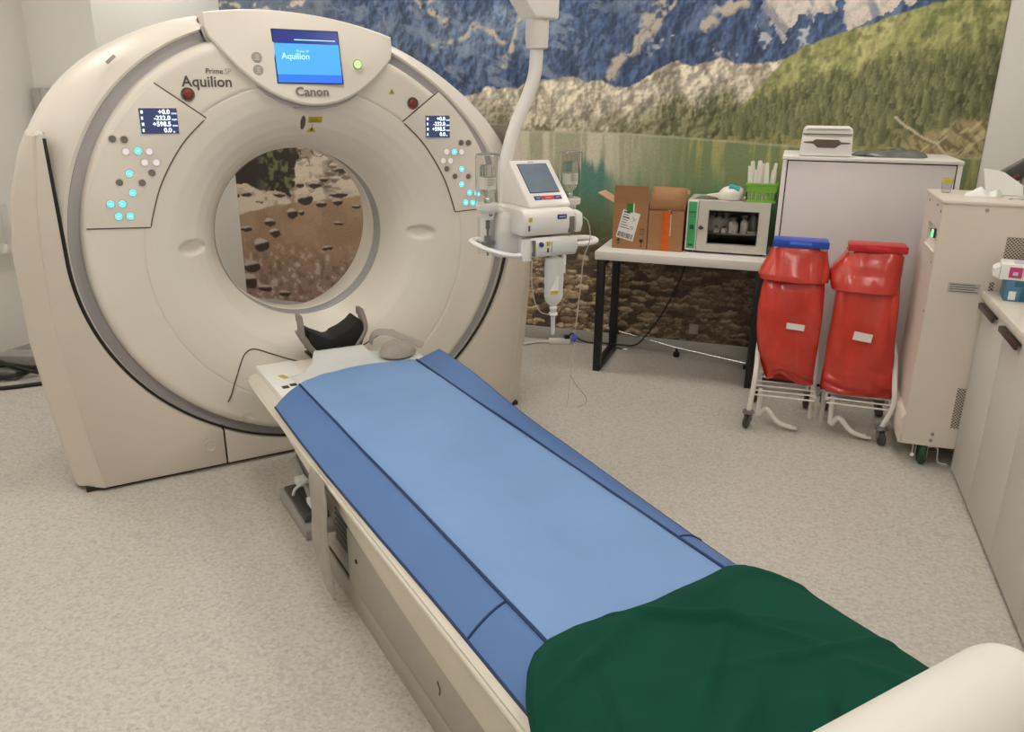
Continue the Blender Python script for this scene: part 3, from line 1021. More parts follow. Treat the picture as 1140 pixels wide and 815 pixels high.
    def con_d(z):
        return -.040 + (z - 1.56) * .12 + max(0, z - 1.74) * .15
    outline = arch + low

    def front(p, inset, dd):
        cx, cz_ = 0, 1.76
        L = math.hypot(p[0] - cx, p[1] - cz_)
        f = (L - inset) / L
        z = cz_ + (p[1] - cz_) * f
        return (cx + (p[0] - cx) * f, con_d(z) + dd, z)
    r_back = [(x, .24 if z > 1.84 else .06, z) for x, z in outline]
    MB().loft([r_back, [front(p, 0, .012) for p in outline], [front(p, .003, .004) for p in outline], [front(p, .011, 0) for p in outline]], True, False, True).map(lean) \
        .obj('console_panel', M['gantry'], t, angle=28)
    edge = [front(p, -.002, .02) for p in low]
    MB().tube([(x, d + .02, z - .004) for x, d, z in edge], .009, 8).map(lean).obj('console_lip', M['band'], t)

    def plate(x0, x1, z0, z1, m, name, lift=.001, par=t, th=.004):
        v = []
        for dd in (0, th):
            v += [(x0, con_d(z0) - lift + dd, z0), (x1, con_d(z0) - lift + dd, z0), (x1, con_d(z1) - lift + dd, z1), (x0, con_d(z1) - lift + dd, z1)]
        f = [(0, 1, 2, 3), (4, 5, 6, 7), (0, 1, 5, 4), (1, 2, 6, 5), (2, 3, 7, 6), (3, 0, 4, 7)]
        return MB().add(v, f).obj(name, m, par, smooth=False)
    scr = plate(-.133, .143, 1.633, 1.840, M['black'], 'console_screen', .0012)
    plate(-.128, .138, 1.786, 1.836, M['scr_top'], 'screen_header', .0022, scr)
    plate(-.128, .138, 1.668, 1.786, M['scr_mid'], 'screen_picture', .0022, scr)
    plate(-.128, .138, 1.637, 1.668, M['scr_low'], 'screen_footer', .0022, scr)
    plate(-.045, .125, 1.7995, 1.8025, M['scr_text'], 'screen_line', .003, scr)

    def cmap(cx, cz_, lift=.0025):
        return lambda x, y, z: (cx + x, con_d(cz_ + y) - lift - z, cz_ + y)
    text('screen_lettering', 'Aquilion', .034, M['scr_text'], scr, cmap(-.048, 1.737, .003), bold=.0004)
    text('screen_lettering', 'Prime SP', .014, M['scr_text'], scr, cmap(-.016, 1.757, .003))
    text('maker_lettering', 'Canon', .048, M['inkmid'], t, cmap(.006, 1.601), bold=.0012, squeeze=1.1)
    MB().lathe([(0, -.006), (.013, -.006), (.015, -.002), (.016, .006)], (.213, con_d(1.713), 1.713), 'Y', 20).obj('power_lamp', M['green_led'], t)
    MB().lathe([(.016, -.002), (.019, -.003), (.021, .004)], (.213, con_d(1.713), 1.713), 'Y', 20, False).obj('lamp_ring', M['inklight'], t)
    for z in (1.729, 1.682):
        d = MB().lathe([(0, -.0015), (.020, -.0015), (.021, .004)], (-.203, con_d(z), z), 'Y', 20).obj('indicator', M['inklight'], t)
        q = MB()
        for k in range(4):
            q.box((-.211 + .003 * (k % 2), con_d(z) - .003, z - .010 + k * .006), (-.195 - .003 * (k % 2), con_d(z), z - .0075 + k * .006))
        q.obj('indicator_mark', M['gantry'], d, smooth=False)
    # lens slit under the console
    MB().lathe([(0, -.012), (.5, -.010), (.9, -.005), (1, .008)], (0, 0, 0), 'Y', 24).map(lambda x, d, z: (-.01 + x * .06, cover_d(-.01 + x * .06, 1.543 + z * .011) + d * .8 - .003, 1.543 + z * .011)) \
        .obj('lens_strip', M['chrome'], t)
    # laser slot and stickers on the flare
    d = cover_d(-.018, 1.478)
    MB().lathe([(0, -.002), (.9, -.002), (1, .006)], (0, 0, 0), 'Y', 24).map(lambda x, q, z: (-.018 + x * .0115, cover_d(-.018, 1.478 + z * .031) + q * .6 - .001, 1.478 + z * .031)).obj('laser_slot', M['slot'], t)
    d2 = cover_d(.033, 1.49)
    lb = MB().box((.004, -.0015, 1.477), (.062, .008, 1.503)).map(lambda x, d, z: (x, cover_d(x, z) + d, z)).obj('warning_sticker', M['yellow'], t, smooth=False)
    ib = MB()
    for k in range(3):
        ib.box((.010, -.0024, 1.482 + k * .006), (.056 - k * .008, -.001, 1.4842 + k * .006))
    ib.map(lambda x, d, z: (x, cover_d(x, z) + d, z)).obj('sticker_lines', M['ink'], lb, smooth=False)
    for (x, z, sz) in ((.023, 1.453, .020), (.37, 1.607, .013)):
        dd = cover_d(x, z)
        tr = MB().prism([(x - sz, z - sz * .8), (x + sz, z - sz * .8), (x, z + sz)], -.002, .006).map(lambda x, d, z: (x, cover_d(x, z) + d, z)).obj('warning_triangle', M['yellow'], t, smooth=False)
        MB().prism([(x - sz * .25, z - sz * .55), (x + sz * .25, z - sz * .55), (x + .002, z + sz * .35), (x - .002, z + sz * .35)], -.003, -.001).map(lambda x, d, z: (x, cover_d(x, z) + d, z)) \
            .obj('triangle_mark', M['ink'], tr, smooth=False)
    # name on the left shoulder
    text('model_lettering', 'Aquilion', .056, M['ink'], t, lambda x, y, z: (-.398 + x, -.0015 - z, 1.634 + y), bold=.001)
    text('model_lettering', 'Prime', .028, M['ink'], t, lambda x, y, z: (-.368 + x, -.0015 - z, 1.674 + y), bold=.0002)
    text('model_lettering', 'SP', .028, M['inklight'], t, lambda x, y, z: (-.316 + x, -.0015 - z, 1.674 + y))
    for (x, z) in ((-.475, 1.588), (.468, 1.558)):
        dd = cover_d(x, z)
        MB().lathe([(.019, -.001), (.025, -.006), (.028, .006)], (x, dd, z), 'Y', 24, False).obj('stop_ring', M['btn_dark'], t)
        MB().lathe([(0, -.012), (.012, -.011), (.018, -.006), (.019, .004)], (x, dd, z), 'Y', 24).obj('stop_button', M['estop'], t)
    MB().box((-.745, .040, 1.704), (-.705, .06, 1.716), .002, rot=Matrix.Rotation(-.75, 3, 'Y')).obj('latch_mark', M['inklight'], t)
    # control panels either side
    for s in (-1, 1):
        inner = [(-.417, 1.500), (-.50, 1.422), (-.565, 1.335), (-.618, 1.24), (-.655, 1.14), (-.670, 1.088)]
        inner = [(q.x, q.y) for q in catmull([Vector((a_, b_, 0)) for a_, b_ in inner], 5)]
        outer = []
        for i in range(15):
            q = math.radians(172.9 - i * (172.9 - 131) / 14)
            outer.append((.903 * math.cos(q), .994 + .840 * math.sin(q)))
        poly = inner + outer

        def grow(pl, g):
            cx, cz_ = -.66, 1.33
            o = []
            for x, z in pl:
                L = math.hypot(x - cx, z - cz_)
                o.append((cx + (x - cx) * (1 + g / L), cz_ + (z - cz_) * (1 + g / L)))
            return o
        flip = (lambda pl: pl) if s < 0 else (lambda pl: [(-x, z - .028 if False else z - .02) for x, z in pl])
        sp = flip([outer[0]] + inner[::-1] + [outer[-1]])
        MB().tube([(x, -.0005, z) for x, z in sp], .0034, 6).obj('keypad_seam', M['seam'], t)
        kp = MB().prism(flip(poly), -.003, .016, 'Y', .001).obj('keypad', M['gantry'], t, angle=25)
        fd = -.003
        if s < 0:
            lc, btn = (-.591, 1.490, .068, .047), {'D': [(-.762, 1.426), (-.722, 1.423), (-.64, 1.297), (-.759, 1.265), (-.68, 1.261)],
                                                  'W': [(-.722, 1.38), (-.64, 1.378), (-.661, 1.337), (-.619, 1.336)],
                                                  'C': [(-.679, 1.381), (-.72, 1.298), (-.718, 1.225), (-.801, 1.187), (-.76, 1.185), (-.779, 1.138), (-.738, 1.137)]}
        else:
            lc, btn = (.586, 1.457, .060, .048), {'D': [(.705, 1.384), (.743, 1.383), (.629, 1.268), (.67, 1.232), (.741, 1.229)],
                                                 'W': [(.63, 1.345), (.707, 1.343), (.611, 1.305), (.649, 1.304)],
                                                 'C': [(.669, 1.344), (.706, 1.265), (.705, 1.195), (.747, 1.153), (.786, 1.149), (.726, 1.108), (.764, 1.105)]}
        x, z, w, h = lc
        MB().box((x - w - .004, fd - .002, z - h - .004), (x + w + .004, fd + .006, z + h + .004), .002).obj('display_bezel', M['gantry'], kp)
        ds = MB().box((x - w, fd - .003, z - h), (x + w, fd + .006, z + h)).obj('display', M['lcd'], kp, smooth=False)
        for k, (tx, mm) in enumerate((('+0.0', 'mm'), ('-232.0', 'mm'), ('+598.5', 'mm'), ('0.0', 'o'))):
            zz = z + h - .014 - k * .0225
            tsz = .0235
            fdd = fd - .0034
            tm = (lambda cx, cz_: (lambda a_, b_, c_: (cx + a_, fdd - c_, cz_ + b_)))
            text('display_digits', tx, tsz, M['lcd_text'], t, tm(x + w * .62, zz), 'RIGHT', bold=.0006).parent = kp
            text('display_units', mm, .013, M['lcd_text'], t, tm(x + w * .68, zz - .005), 'LEFT').parent = kp
            MB().box((x - w + .006, fdd - .0006, zz - .005), (x - w + .014 - .002 * (k % 2), fdd + .0005, zz + .006)).obj('display_symbol', M['lcd_text'], kp, smooth=False)
        cx, cz_ = (-.72, 1.262) if s < 0 else (.706, 1.230)
        MB().lathe([(0, -.0012), (.050, -.0012), (.054, .002)], (cx, fd, cz_), 'Y', 32).obj('dial_disc', M['gantry'], kp)
        for kd, lst in btn.items():
            for (bx, bz) in lst:
                r = .0135
                MB().lathe([(r + .0005, -.0025), (r + .003, -.003), (r + .004, .002)], (bx, fd, bz), 'Y', 16, False).obj('button_rim', M['btn_ring'], kp)
                bt = MB().lathe([(0, -.003), (r - .002, -.003), (r, .002)], (bx, fd, bz), 'Y', 16) \
                    .obj('button', M[{'D': 'btn_dark', 'W': 'btn_white', 'C': 'btn_cyan'}[kd]], kp)
                lab(bt, {'D': 'unlit grey button', 'W': 'pale pink lit button', 'C': 'glowing cyan button'}[kd])
                if kd == 'C':
                    MB().box((bx - .005, fd - .0042, bz - .003), (bx + .004, fd - .002, bz + .003)).obj('button_symbol', M['lcd_text'], bt, smooth=False)
    return t


build_gantry()


# ------------------------------------------------------------------ patient couch
def build_couch():
    t = thing('patient_couch', 'long cream motorised patient couch in front of the scanner bore', 'couch', GLOC, GA)
    foot = -3.02
    MB().box((-.352, foot, 0), (.352, -1.0, .085), .006).obj('plinth', M['couch_side'], t)
    MB().box((-.345, foot + .01, .085), (.345, -1.02, .093)).obj('plinth_groove', M['dark'], t, smooth=False)
    MB().box((-.358, foot, .093), (.358, -1.27, .30), .01).box((-.345, -1.26, .093), (.345, -1.0, .135), .008).obj('pedestal', M['couch_side'], t)
    # side skirts with the sweeping lower edge
    for s in (-1, 1):
        low = [(-1.06, .375), (-1.12, .352), (-1.3, .322), (-1.6, .288), (-1.95, .262), (-2.3, .25), (-2.7, .245), (foot, .245)]
        low = [(q.x, q.y) for q in catmull([Vector((a, b, 0)) for a, b in low], 4)]
        n = len(low)
        rings = []
        for (y, z) in low:
            rings.append([(s * (.300 + o), y, zz) for o, zz in
                          ((.0, z), (.058, z), (.068, z + .012), (.070, z + (.425 - z) * .45), (.060, z + (.425 - z) * .62), (.064, z + (.425 - z) * .70), (.058, .428), (0, .428))])
        MB().loft(rings, True, True, True).obj('side_skirt', M['couch_skirt'], t, angle=25)
    MB().box((-.29, foot + .02, .30), (.29, -1.06, .42)).obj('bellows_core', M['dark'], t, smooth=False)
    bl = MB()
    for k in range(11):
        z = .14 + k * .022
        bl.box((-.33, -1.30, z), (.33, -1.06, z + .017), .005)
    bl.obj('bellows', M['darkgrey'], t)
    # table top: slab with side rails, deeper underneath towards the foot
    rings = []
    for y in [foot, -2.5, -2.0, -1.6, -1.2, -1.05, -.9, -.75, -.6, -.45, -.3, -.2, -.15, -.135]:
        zb = lerp_tab([(-1.2, .42), (-1.06, .372), (-.9, .392), (-.7, .422), (-.45, .436), (-.15, .442)], y)
        hw = .395 if y < -.16 else .385
        zt = .497 if y < -.14 else .488
        hr = hw - .033
        rings.append([(-hw, y, zb + .012), (-hw, y, .452), (-hw + .02, y, .462), (-hw + .09, y, zt), (hr - .09, y, zt), (hr - .02, y, .462), (hr, y, .452), (hr, y, zb + .012),
                      (hr - .03, y, zb), (-hw + .03, y, zb)])
    MB().loft(rings, True, True, True).obj('table_top', M['couch'], t, angle=30)
    for s in (-1, 1):
        MB().tube([(-.396 if s < 0 else .358, y, lerp_tab([(-1.1, .440), (-.45, .448), (-.2, .458)], y)) for y in (-3.0, -2.0, -1.1, -.8, -.45, -.2)], .007, 8) \
            .obj('side_rail', M['couch'], t)
        MB().box(((-.385 if s < 0 else .345) - .016, -1.13, .362), ((-.385 if s < 0 else .345) + .016, -1.06, .425), .006).obj('rail_end', M['couch'], t)
    # head end block with stickers
    hb = MB().box((-.352, -.56, .445), (-.19, -.13, .4985), .01).obj('head_block', M['white'], t)
    lab(hb, 'white head end of the couch with a yellow sticker and black marks')
    MB().box((-.295, -.36, .498), (-.272, -.31, .4998), rot=Matrix.Rotation(.3, 3, 'Z')).obj('sticker', M['yellow'], hb, smooth=False)
    for k in range(3):
        MB().box((-.322 + k * .034, -.475 + k * .012, .498), (-.296 + k * .034, -.445 + k * .012, .4998)).obj('marking', M['print'], hb, smooth=False)
    MB().box((.19, -.5, .445), (.335, -.13, .4985), .01).obj('head_block', M['white'], t)
    # screw and scratch marks on the pedestal
    MB().lathe([(0, -.004), (.007, -.003), (.008, .004)], (-.358, -1.36, .22), 'X', 12).obj('screw', M['dark'], t)
    MB().tube([(-.3592, -1.95, .20), (-.3592, -1.965, .185), (-.3592, -1.96, .165)], .002, 6).obj('scratch', M['slot'], t)
    return t


couch = build_couch()


def build_mattress():
    t = thing('couch_mattress', 'blue vinyl couch mattress with navy stitched seams lying on the couch', 'mattress', GLOC, GA)
    d_foot = -3.0

    def head(x):
        return lerp_tab([(-.27, -.495), (-.15, -.44), (.01, -.418), (.15, -.425), (.265, -.432)], x)

    def topz(x, y):
        z = .521 + .004 * math.exp(-(x / .14) ** 2) - .010 * math.exp(-((abs(x) - .262) / .012) ** 2)
        z += .0035 * nz(x * 5, y * 2.2, 3) + .0022 * nz(x * 12, y * 5, 8)
        z += .004 * math.exp(-((x + .03 - .1 * (y + 1.9)) / .05) ** 2) * math.exp(-((y + 1.9) / .35) ** 2)
        return z

    def solid(fn, nu, nv, th, name, m, par):
        """closed sheet of thickness th under the surface fn(u, v)"""
        mb = MB()
        mb.grid(fn, nu, nv)
        n = len(mb.v)
        top = list(mb.v)
        mb.v += [(x, y, z - th) for x, y, z in top]
        mb.f += [tuple(i + n for i in f)[::-1] for f in list(mb.f)]
        W = nu + 1
        ring = [i for i in range(W)] + [j * W + nu for j in range(1, nv + 1)] + [nv * W + i for i in range(nu - 1, -1, -1)] + [j * W for j in range(nv - 1, 0, -1)]
        for a, b in zip(ring, ring[1:] + ring[:1]):
            mb.f.append((a, b, b + n, a + n))
        return mb.obj(name, m, par, angle=50)

    def centre(u, v):
        x = -.262 + .524 * u
        y = d_foot + (head(x) - d_foot) * v
        return x, y, topz(x, y)
    solid(centre, 44, 120, .015, 'centre_panel', M['pad'], t)
    for s in (-1, 1):
        def flap(u, v, s=s):
            o = u
            xo = .388 if s < 0 else .402
            yh = (-.495 - o * .11) if s < 0 else (-.432 + o * .045)
            y = d_foot + (yh - d_foot) * v
            xo -= (.014 if s < 0 else .042) * sm(-1.1, -2.3, y)
            x = .264 + (xo - .264) * o
            drop = .042 if s < 0 else .046
            z = .512 - .003 * o - drop * o ** 1.8
            if s > 0:      # the right flap stands up near the head
                lift = sm(-1.3, -.45, y)
                z += lift * (.026 * o + drop * o ** 1.8 * .95)
                x -= lift * .012 * o
            else:
                lift = sm(-1.0, -.5, y)
                z += lift * .018 * o
            z += .0025 * nz(x * 6 + s, y * 3, 5) + .003 * o * nz(s * 3, y * 2.4, 9)
            return s * x, y, z
        solid(flap, 12, 110, .008, 'side_flap', M['flap'], t)
        seam = []
        for i in range(61):
            v = i / 60
            p = flap(0, v)
            seam.append((s * .263, p[1], .5145 + .0025 * nz(.263 * 6 + s, p[1] * 3, 5)))
        MB().tube(seam, .0042, 6).obj('seam', M['navy'], t)
        vv = (-2.13 - d_foot) / (-.5 - d_foot)
        v2 = (-2.115 - d_foot) / (-.5 - d_foot) if s < 0 else (-2.13 - d_foot) / (-.5 - d_foot)
        cross = []
        for i in range(9):
            q = flap(i / 8, vv + (v2 - vv) * i / 8)
            cross.append((q[0], q[1], q[2] + .0008))
        MB().tube(cross, .0036, 6).obj('cross_seam', M['navy'], t)
        hem = [(lambda q: (q[0] + s * .001, q[1], q[2] - .004))(flap(1, i / 60)) for i in range(61)]
        MB().tube(hem, .0045, 6).obj('hem', M['navy'], t)
    return t


build_mattress()


def build_sheet():
    def front(x):
        return lerp_tab([(-.45, -2.56), (-.42, -2.50), (-.395, -2.43), (-.36, -2.375), (-.32, -2.335), (-.27, -2.312), (-.2, -2.305), (0, -2.318), (.15, -2.304),
                         (.25, -2.294), (.29, -2.308), (.315, -2.36), (.36, -2.46)], x)

    def fn(u, v):
        wr = lerp_tab([(0, .335), (.25, .345), (.45, .36), (.6, .385), (.8, .40), (1, .41)], v)
        x = -.45 + (.45 + wr) * u
        y = front(x) + (-3.16 - front(x)) * v
        z = .5325
        z -= .07 * max(0, (-x - .36) / .09) ** 1.6 if x < -.36 else 0
        z -= .05 * max(0, (x - .31) / .09) ** 1.5 if x > .31 else 0
        edge = min(v / .03, 1)
        z += .010 * math.exp(-((v - .045) / .03) ** 2) + .004 * edge
        w = 0
        for (ax, ay, dx, dy, amp, wd, ln) in ((.05, -2.42, .75, -.5, .012, .012, .16), (.13, -2.5, .6, -.8, .007, .012, .12), (.18, -2.62, .9, -.25, .007, .012, .2),
                                              (-.25, -2.42, .9, .35, .010, .014, .14), (-.05, -2.56, .8, .6, .010, .014, .16), (-.12, -2.7, .9, .5, .008, .018, .18),
                                              (.02, -2.78, .7, .7, .010, .015, .14), (-.3, -2.55, .3, .95, .008, .018, .12), (.25, -2.75, .5, -.85, .006, .014, .12)):
            L = math.hypot(dx, dy)
            dx, dy = dx / L, dy / L
            a = (x - ax) * dx + (y - ay) * dy
            b = -(x - ax) * dy + (y - ay) * dx
            w += amp * math.exp(-(b / wd) ** 2 - (a / ln) ** 2)
        z += w * 1.8 + .004 * nz(x * 5, y * 5, 2) + .0025 * nz(x * 11, y * 11, 4)
        x += .006 * nz(y * 7, u * 2, 6) * (abs(u - .5) * 2)
        return x, y, max(z, .528 if -.36 < x < .31 else z)
    mb = MB().grid(fn, 90, 90)
    o = mb.obj('green_sheet', M['green_cloth'], None, angle=180, loc=GLOC, rotz=GA)
    s = o.modifiers.new('thickness', 'SOLIDIFY')
    s.thickness = .002
    s.offset = 1
    tag(o, 'crumpled dark green cloth sheet spread over the foot end of the blue mattress', 'sheet')


build_sheet()
rl = MB().lathe([(0, -.46), (.082, -.46), (.093, -.452), (.097, -.43), (.097, .235), (.094, .255), (.085, .268), (.06, .274), (.028, .275), (.026, .268), (0, .268)], (0, -2.945, .637), 'X', 48)
tag(rl.obj('paper_roll', M['roll'], None, loc=GLOC, rotz=GA), 'thick white paper roll lying across the couch on the green sheet', 'roll')


def couch_extras():
    # liner paper sticking out at the head end
    def fn(u, v):
        x = -.262 + .55 * u
        y0 = -.52
        y1 = lerp_tab([(0, -.36), (.12, -.33), (.22, -.235), (.30, -.16), (.75, -.17), (.80, -.25), (.9, -.27), (1, -.37)], u)
        y = y0 + (y1 - y0) * v
        z = .5012 + (.002 + .002 * nz(x * 9, y * 9, 1) + .003 * nz(x * 20, 3, 2) + .008 * math.exp(-((u - .26) / .03) ** 2)) * sm(.62, 1, v) + .030 * sm(.24, .29, u) * sm(.74, .69, u) * sm(.68, 1, v)
        return x, y, z
    o = MB().grid(fn, 40, 16).obj('paper_liner', M['paper'], None, angle=180, loc=GLOC, rotz=GA)
    s = o.modifiers.new('thickness', 'SOLIDIFY')
    s.thickness = .0015
    tag(o, 'pale grey paper liner sticking out from under the blue mattress by the headrest', 'paper liner')
    # headrest: U shaped cradle with two uprights and a black foam saddle
    t = thing('headrest', 'grey U-shaped headrest with black foam saddle at the head of the couch', 'headrest', GLOC, GA)

    def prof(th):
        pts = []
        for i in range(25):
            a = math.radians(-168 + (168 - 12) * i / 24)
            pts.append((.01 + (.142 - th) * math.cos(a), .608 + (.13 - th) * math.sin(a)))
        return pts
    out = prof(0)
    inn = prof(.014)
    MB().prism(out + inn[::-1], -.125, .03, 'Y', .003).obj('cradle', M['rest'], t, angle=30)
    for s in (-1, 1):
        x = .01 + s * .139
        arm = [(x - s * .055, -.10, .50), (x - s * .022, -.10, .545), (x + s * .002, -.10, .585), (x + s * .004, -.095, .615), (x + s * .002, -.08, .645), (x, -.07, .665)]
        MB().tube(arm, lambda q: .034 - .008 * q, 10, 5, flat=(.5, 1.0)).obj('side_arm', M['rest'], t, angle=60)
        MB().box((x - .009, -.09, .64), (x + .009, -.03, .678), .007).obj('arm_tip', M['rest'], t)
    sad = [(-.095, .50), (-.106, .55), (-.106, .612), (-.09, .606), (-.07, .592), (-.035, .575), (-.012, .563), (.008, .566), (.02, .578), (.06, .592), (.10, .615), (.126, .640), (.140, .625),
           (.145, .59), (.14, .54), (.125, .50), (.09, .484), (-.07, .484)]
    MB().prism(sad, -.125, .01, 'Y', .006).obj('foam_saddle', M['foam'], t, angle=30)
    MB().box((-.10, -.128, .48), (.12, .0, .492), .004).obj('mounting_tongue', M['black'], t)
    # body strap lying at the head end
    t2 = thing('body_strap', 'grey fastening strap curled at the right of the headrest', 'strap', GLOC, GA)
    arch = [(.162, -.15, .525), (.168, -.155, .555), (.19, -.165, .578), (.24, -.18, .575), (.285, -.20, .556), (.33, -.23, .536), (.37, -.26, .515)]
    MB().tube(arch, .022, 10, 5, flat=(.12, 1)).obj('strap_band', M['belt'], t2, angle=60)
    lump = MB().lathe([(0, .052), (.4, .048), (.75, .034), (.95, .014), (1, 0)], (0, 0, 0), 'Z', 28)
    lump.map(lambda x, y, z: (.235 + x * .085 + y * .02, -.29 + y * .09, .513 + z * (1 + .35 * nz(x * 2, y * 2, 7))))
    lump.obj('strap_pad', M['belt'], t2, angle=60)
    # strap hanging down the side
    left = [(-.412, -1.125, .462), (-.416, -1.11, .43), (-.417, -1.105, .39), (-.417, -1.11, .29), (-.417, -1.09, .17), (-.415, -1.16, .09)]
    right = [(-.412, -1.26, .462), (-.416, -1.27, .43), (-.417, -1.285, .39), (-.417, -1.272, .29), (-.417, -1.285, .17), (-.415, -1.30, .06)]
    Lc, Rc = catmull([Vector(p) for p in left], 6), catmull([Vector(p) for p in right], 6)
    mb = MB()
    n = len(Lc)
    rows = []
    for a, b in zip(Lc, Rc):
        rows.append([a + (b - a) * (k / 6) + Vector((-.006 * math.sin(PI * k / 6), 0, 0)) for k in range(7)])
    mb.loft(rows, closed=False)
    o = mb.obj('hanging_strap', M['belt'], None, angle=180, loc=GLOC, rotz=GA)
    s = o.modifiers.new('thickness', 'SOLIDIFY')
    s.thickness = .003
    s.offset = 0
    tag(o, 'wide grey strap hanging from under the mattress down the side of the couch', 'strap')
    # foot switch on the floor beside the couch
    t3 = thing('foot_switch', 'dark grey foot pedal unit on the floor beside the couch', 'foot pedal', GLOC, GA)
    MB().prism([(-.80, 0), (-.80, .035), (-.77, .062), (-.48, .075), (-.44, .06), (-.43, 0)], -.365, -.25, 'X', .008).obj('pedal_base', M['offgrey'], t3, angle=30)
    MB().prism([(-.775, .062), (-.76, .085), (-.50, .095), (-.475, .075)], -.358, -.312, 'X', .006).obj('pedal', M['darkgrey'], t3, angle=30)
    MB().prism([(-.775, .062), (-.76, .085), (-.50, .095), (-.475, .075)], -.304, -.258, 'X', .006).obj('pedal', M['darkgrey'], t3, angle=30)
    MB().prism([(-.66, .07), (-.66, .13), (-.50, .145), (-.36, .165), (-.39, .135), (-.35, .115), (-.46, .07)], -.270, -.252, 'X', .006).obj('guard_plate', M['midgrey'], t3, angle=30)
    MB().tube([(-.275, -.38, .15), (-.285, -.53, .125), (-.30, -.65, .115), (-.305, -.76, .10)], .011, 10, 4).obj('pedal_bar', M['offgrey'], t3)
    for y, z in ((-.56, .13), (-.72, .112)):
        MB().box((-.325, y - .03, z - .012), (-.28, y + .03, z + .015), .006).obj('pedal_clip', M['paper'], t3)
    MB().tube([(-.35, -.60, .10), (-.34, -.61, .13), (-.30, -.60, .14)], .006, 8, 4).obj('wire_loop', M['paper'], t3)


couch_extras()
# ------------------------------------------------------------------ table under the mural
def build_table():
    u0, u1, v0, v1, zt = -1.03, -.062, 4.565, 5.09, .74
    t = thing('work_table', 'white-topped table with black square-tube legs below the mural', 'table', ((u0 + u1) / 2, (v0 + v1) / 2, 0))
    cx, cy = (u0 + u1) / 2, (v0 + v1) / 2
    hx, hy = (u1 - u0) / 2, (v1 - v0) / 2
    MB().box((-hx, -hy, zt - .05), (hx, hy, zt), .004).obj('table_top', M['tabletop'], t)
    for s in (-1, 1):
        x = s * (hx - .035)
        w = .0225
        for y in (-hy + .035, hy - .035):
            MB().box((x - w, y - w, .04), (x + w, y + w, zt - .05), .003).obj('leg', M['blackmetal'], t)
        MB().box((x - w, -hy + .0125, 0), (x + w, hy - .0125, .04), .003).obj('foot_bar', M['blackmetal'], t)
        MB().box((x - w, -hy + .058, zt - .09), (x + w, hy - .058, zt - .05), .003).obj('top_bar', M['blackmetal'], t)
    return t


build_table()


def flatmap(cx, y, cz, rot=0.0):
    c, s = math.cos(rot), math.sin(rot)
    return lambda a, b, d: (cx + a * c - b * s, y - d, cz + a * s + b * c)


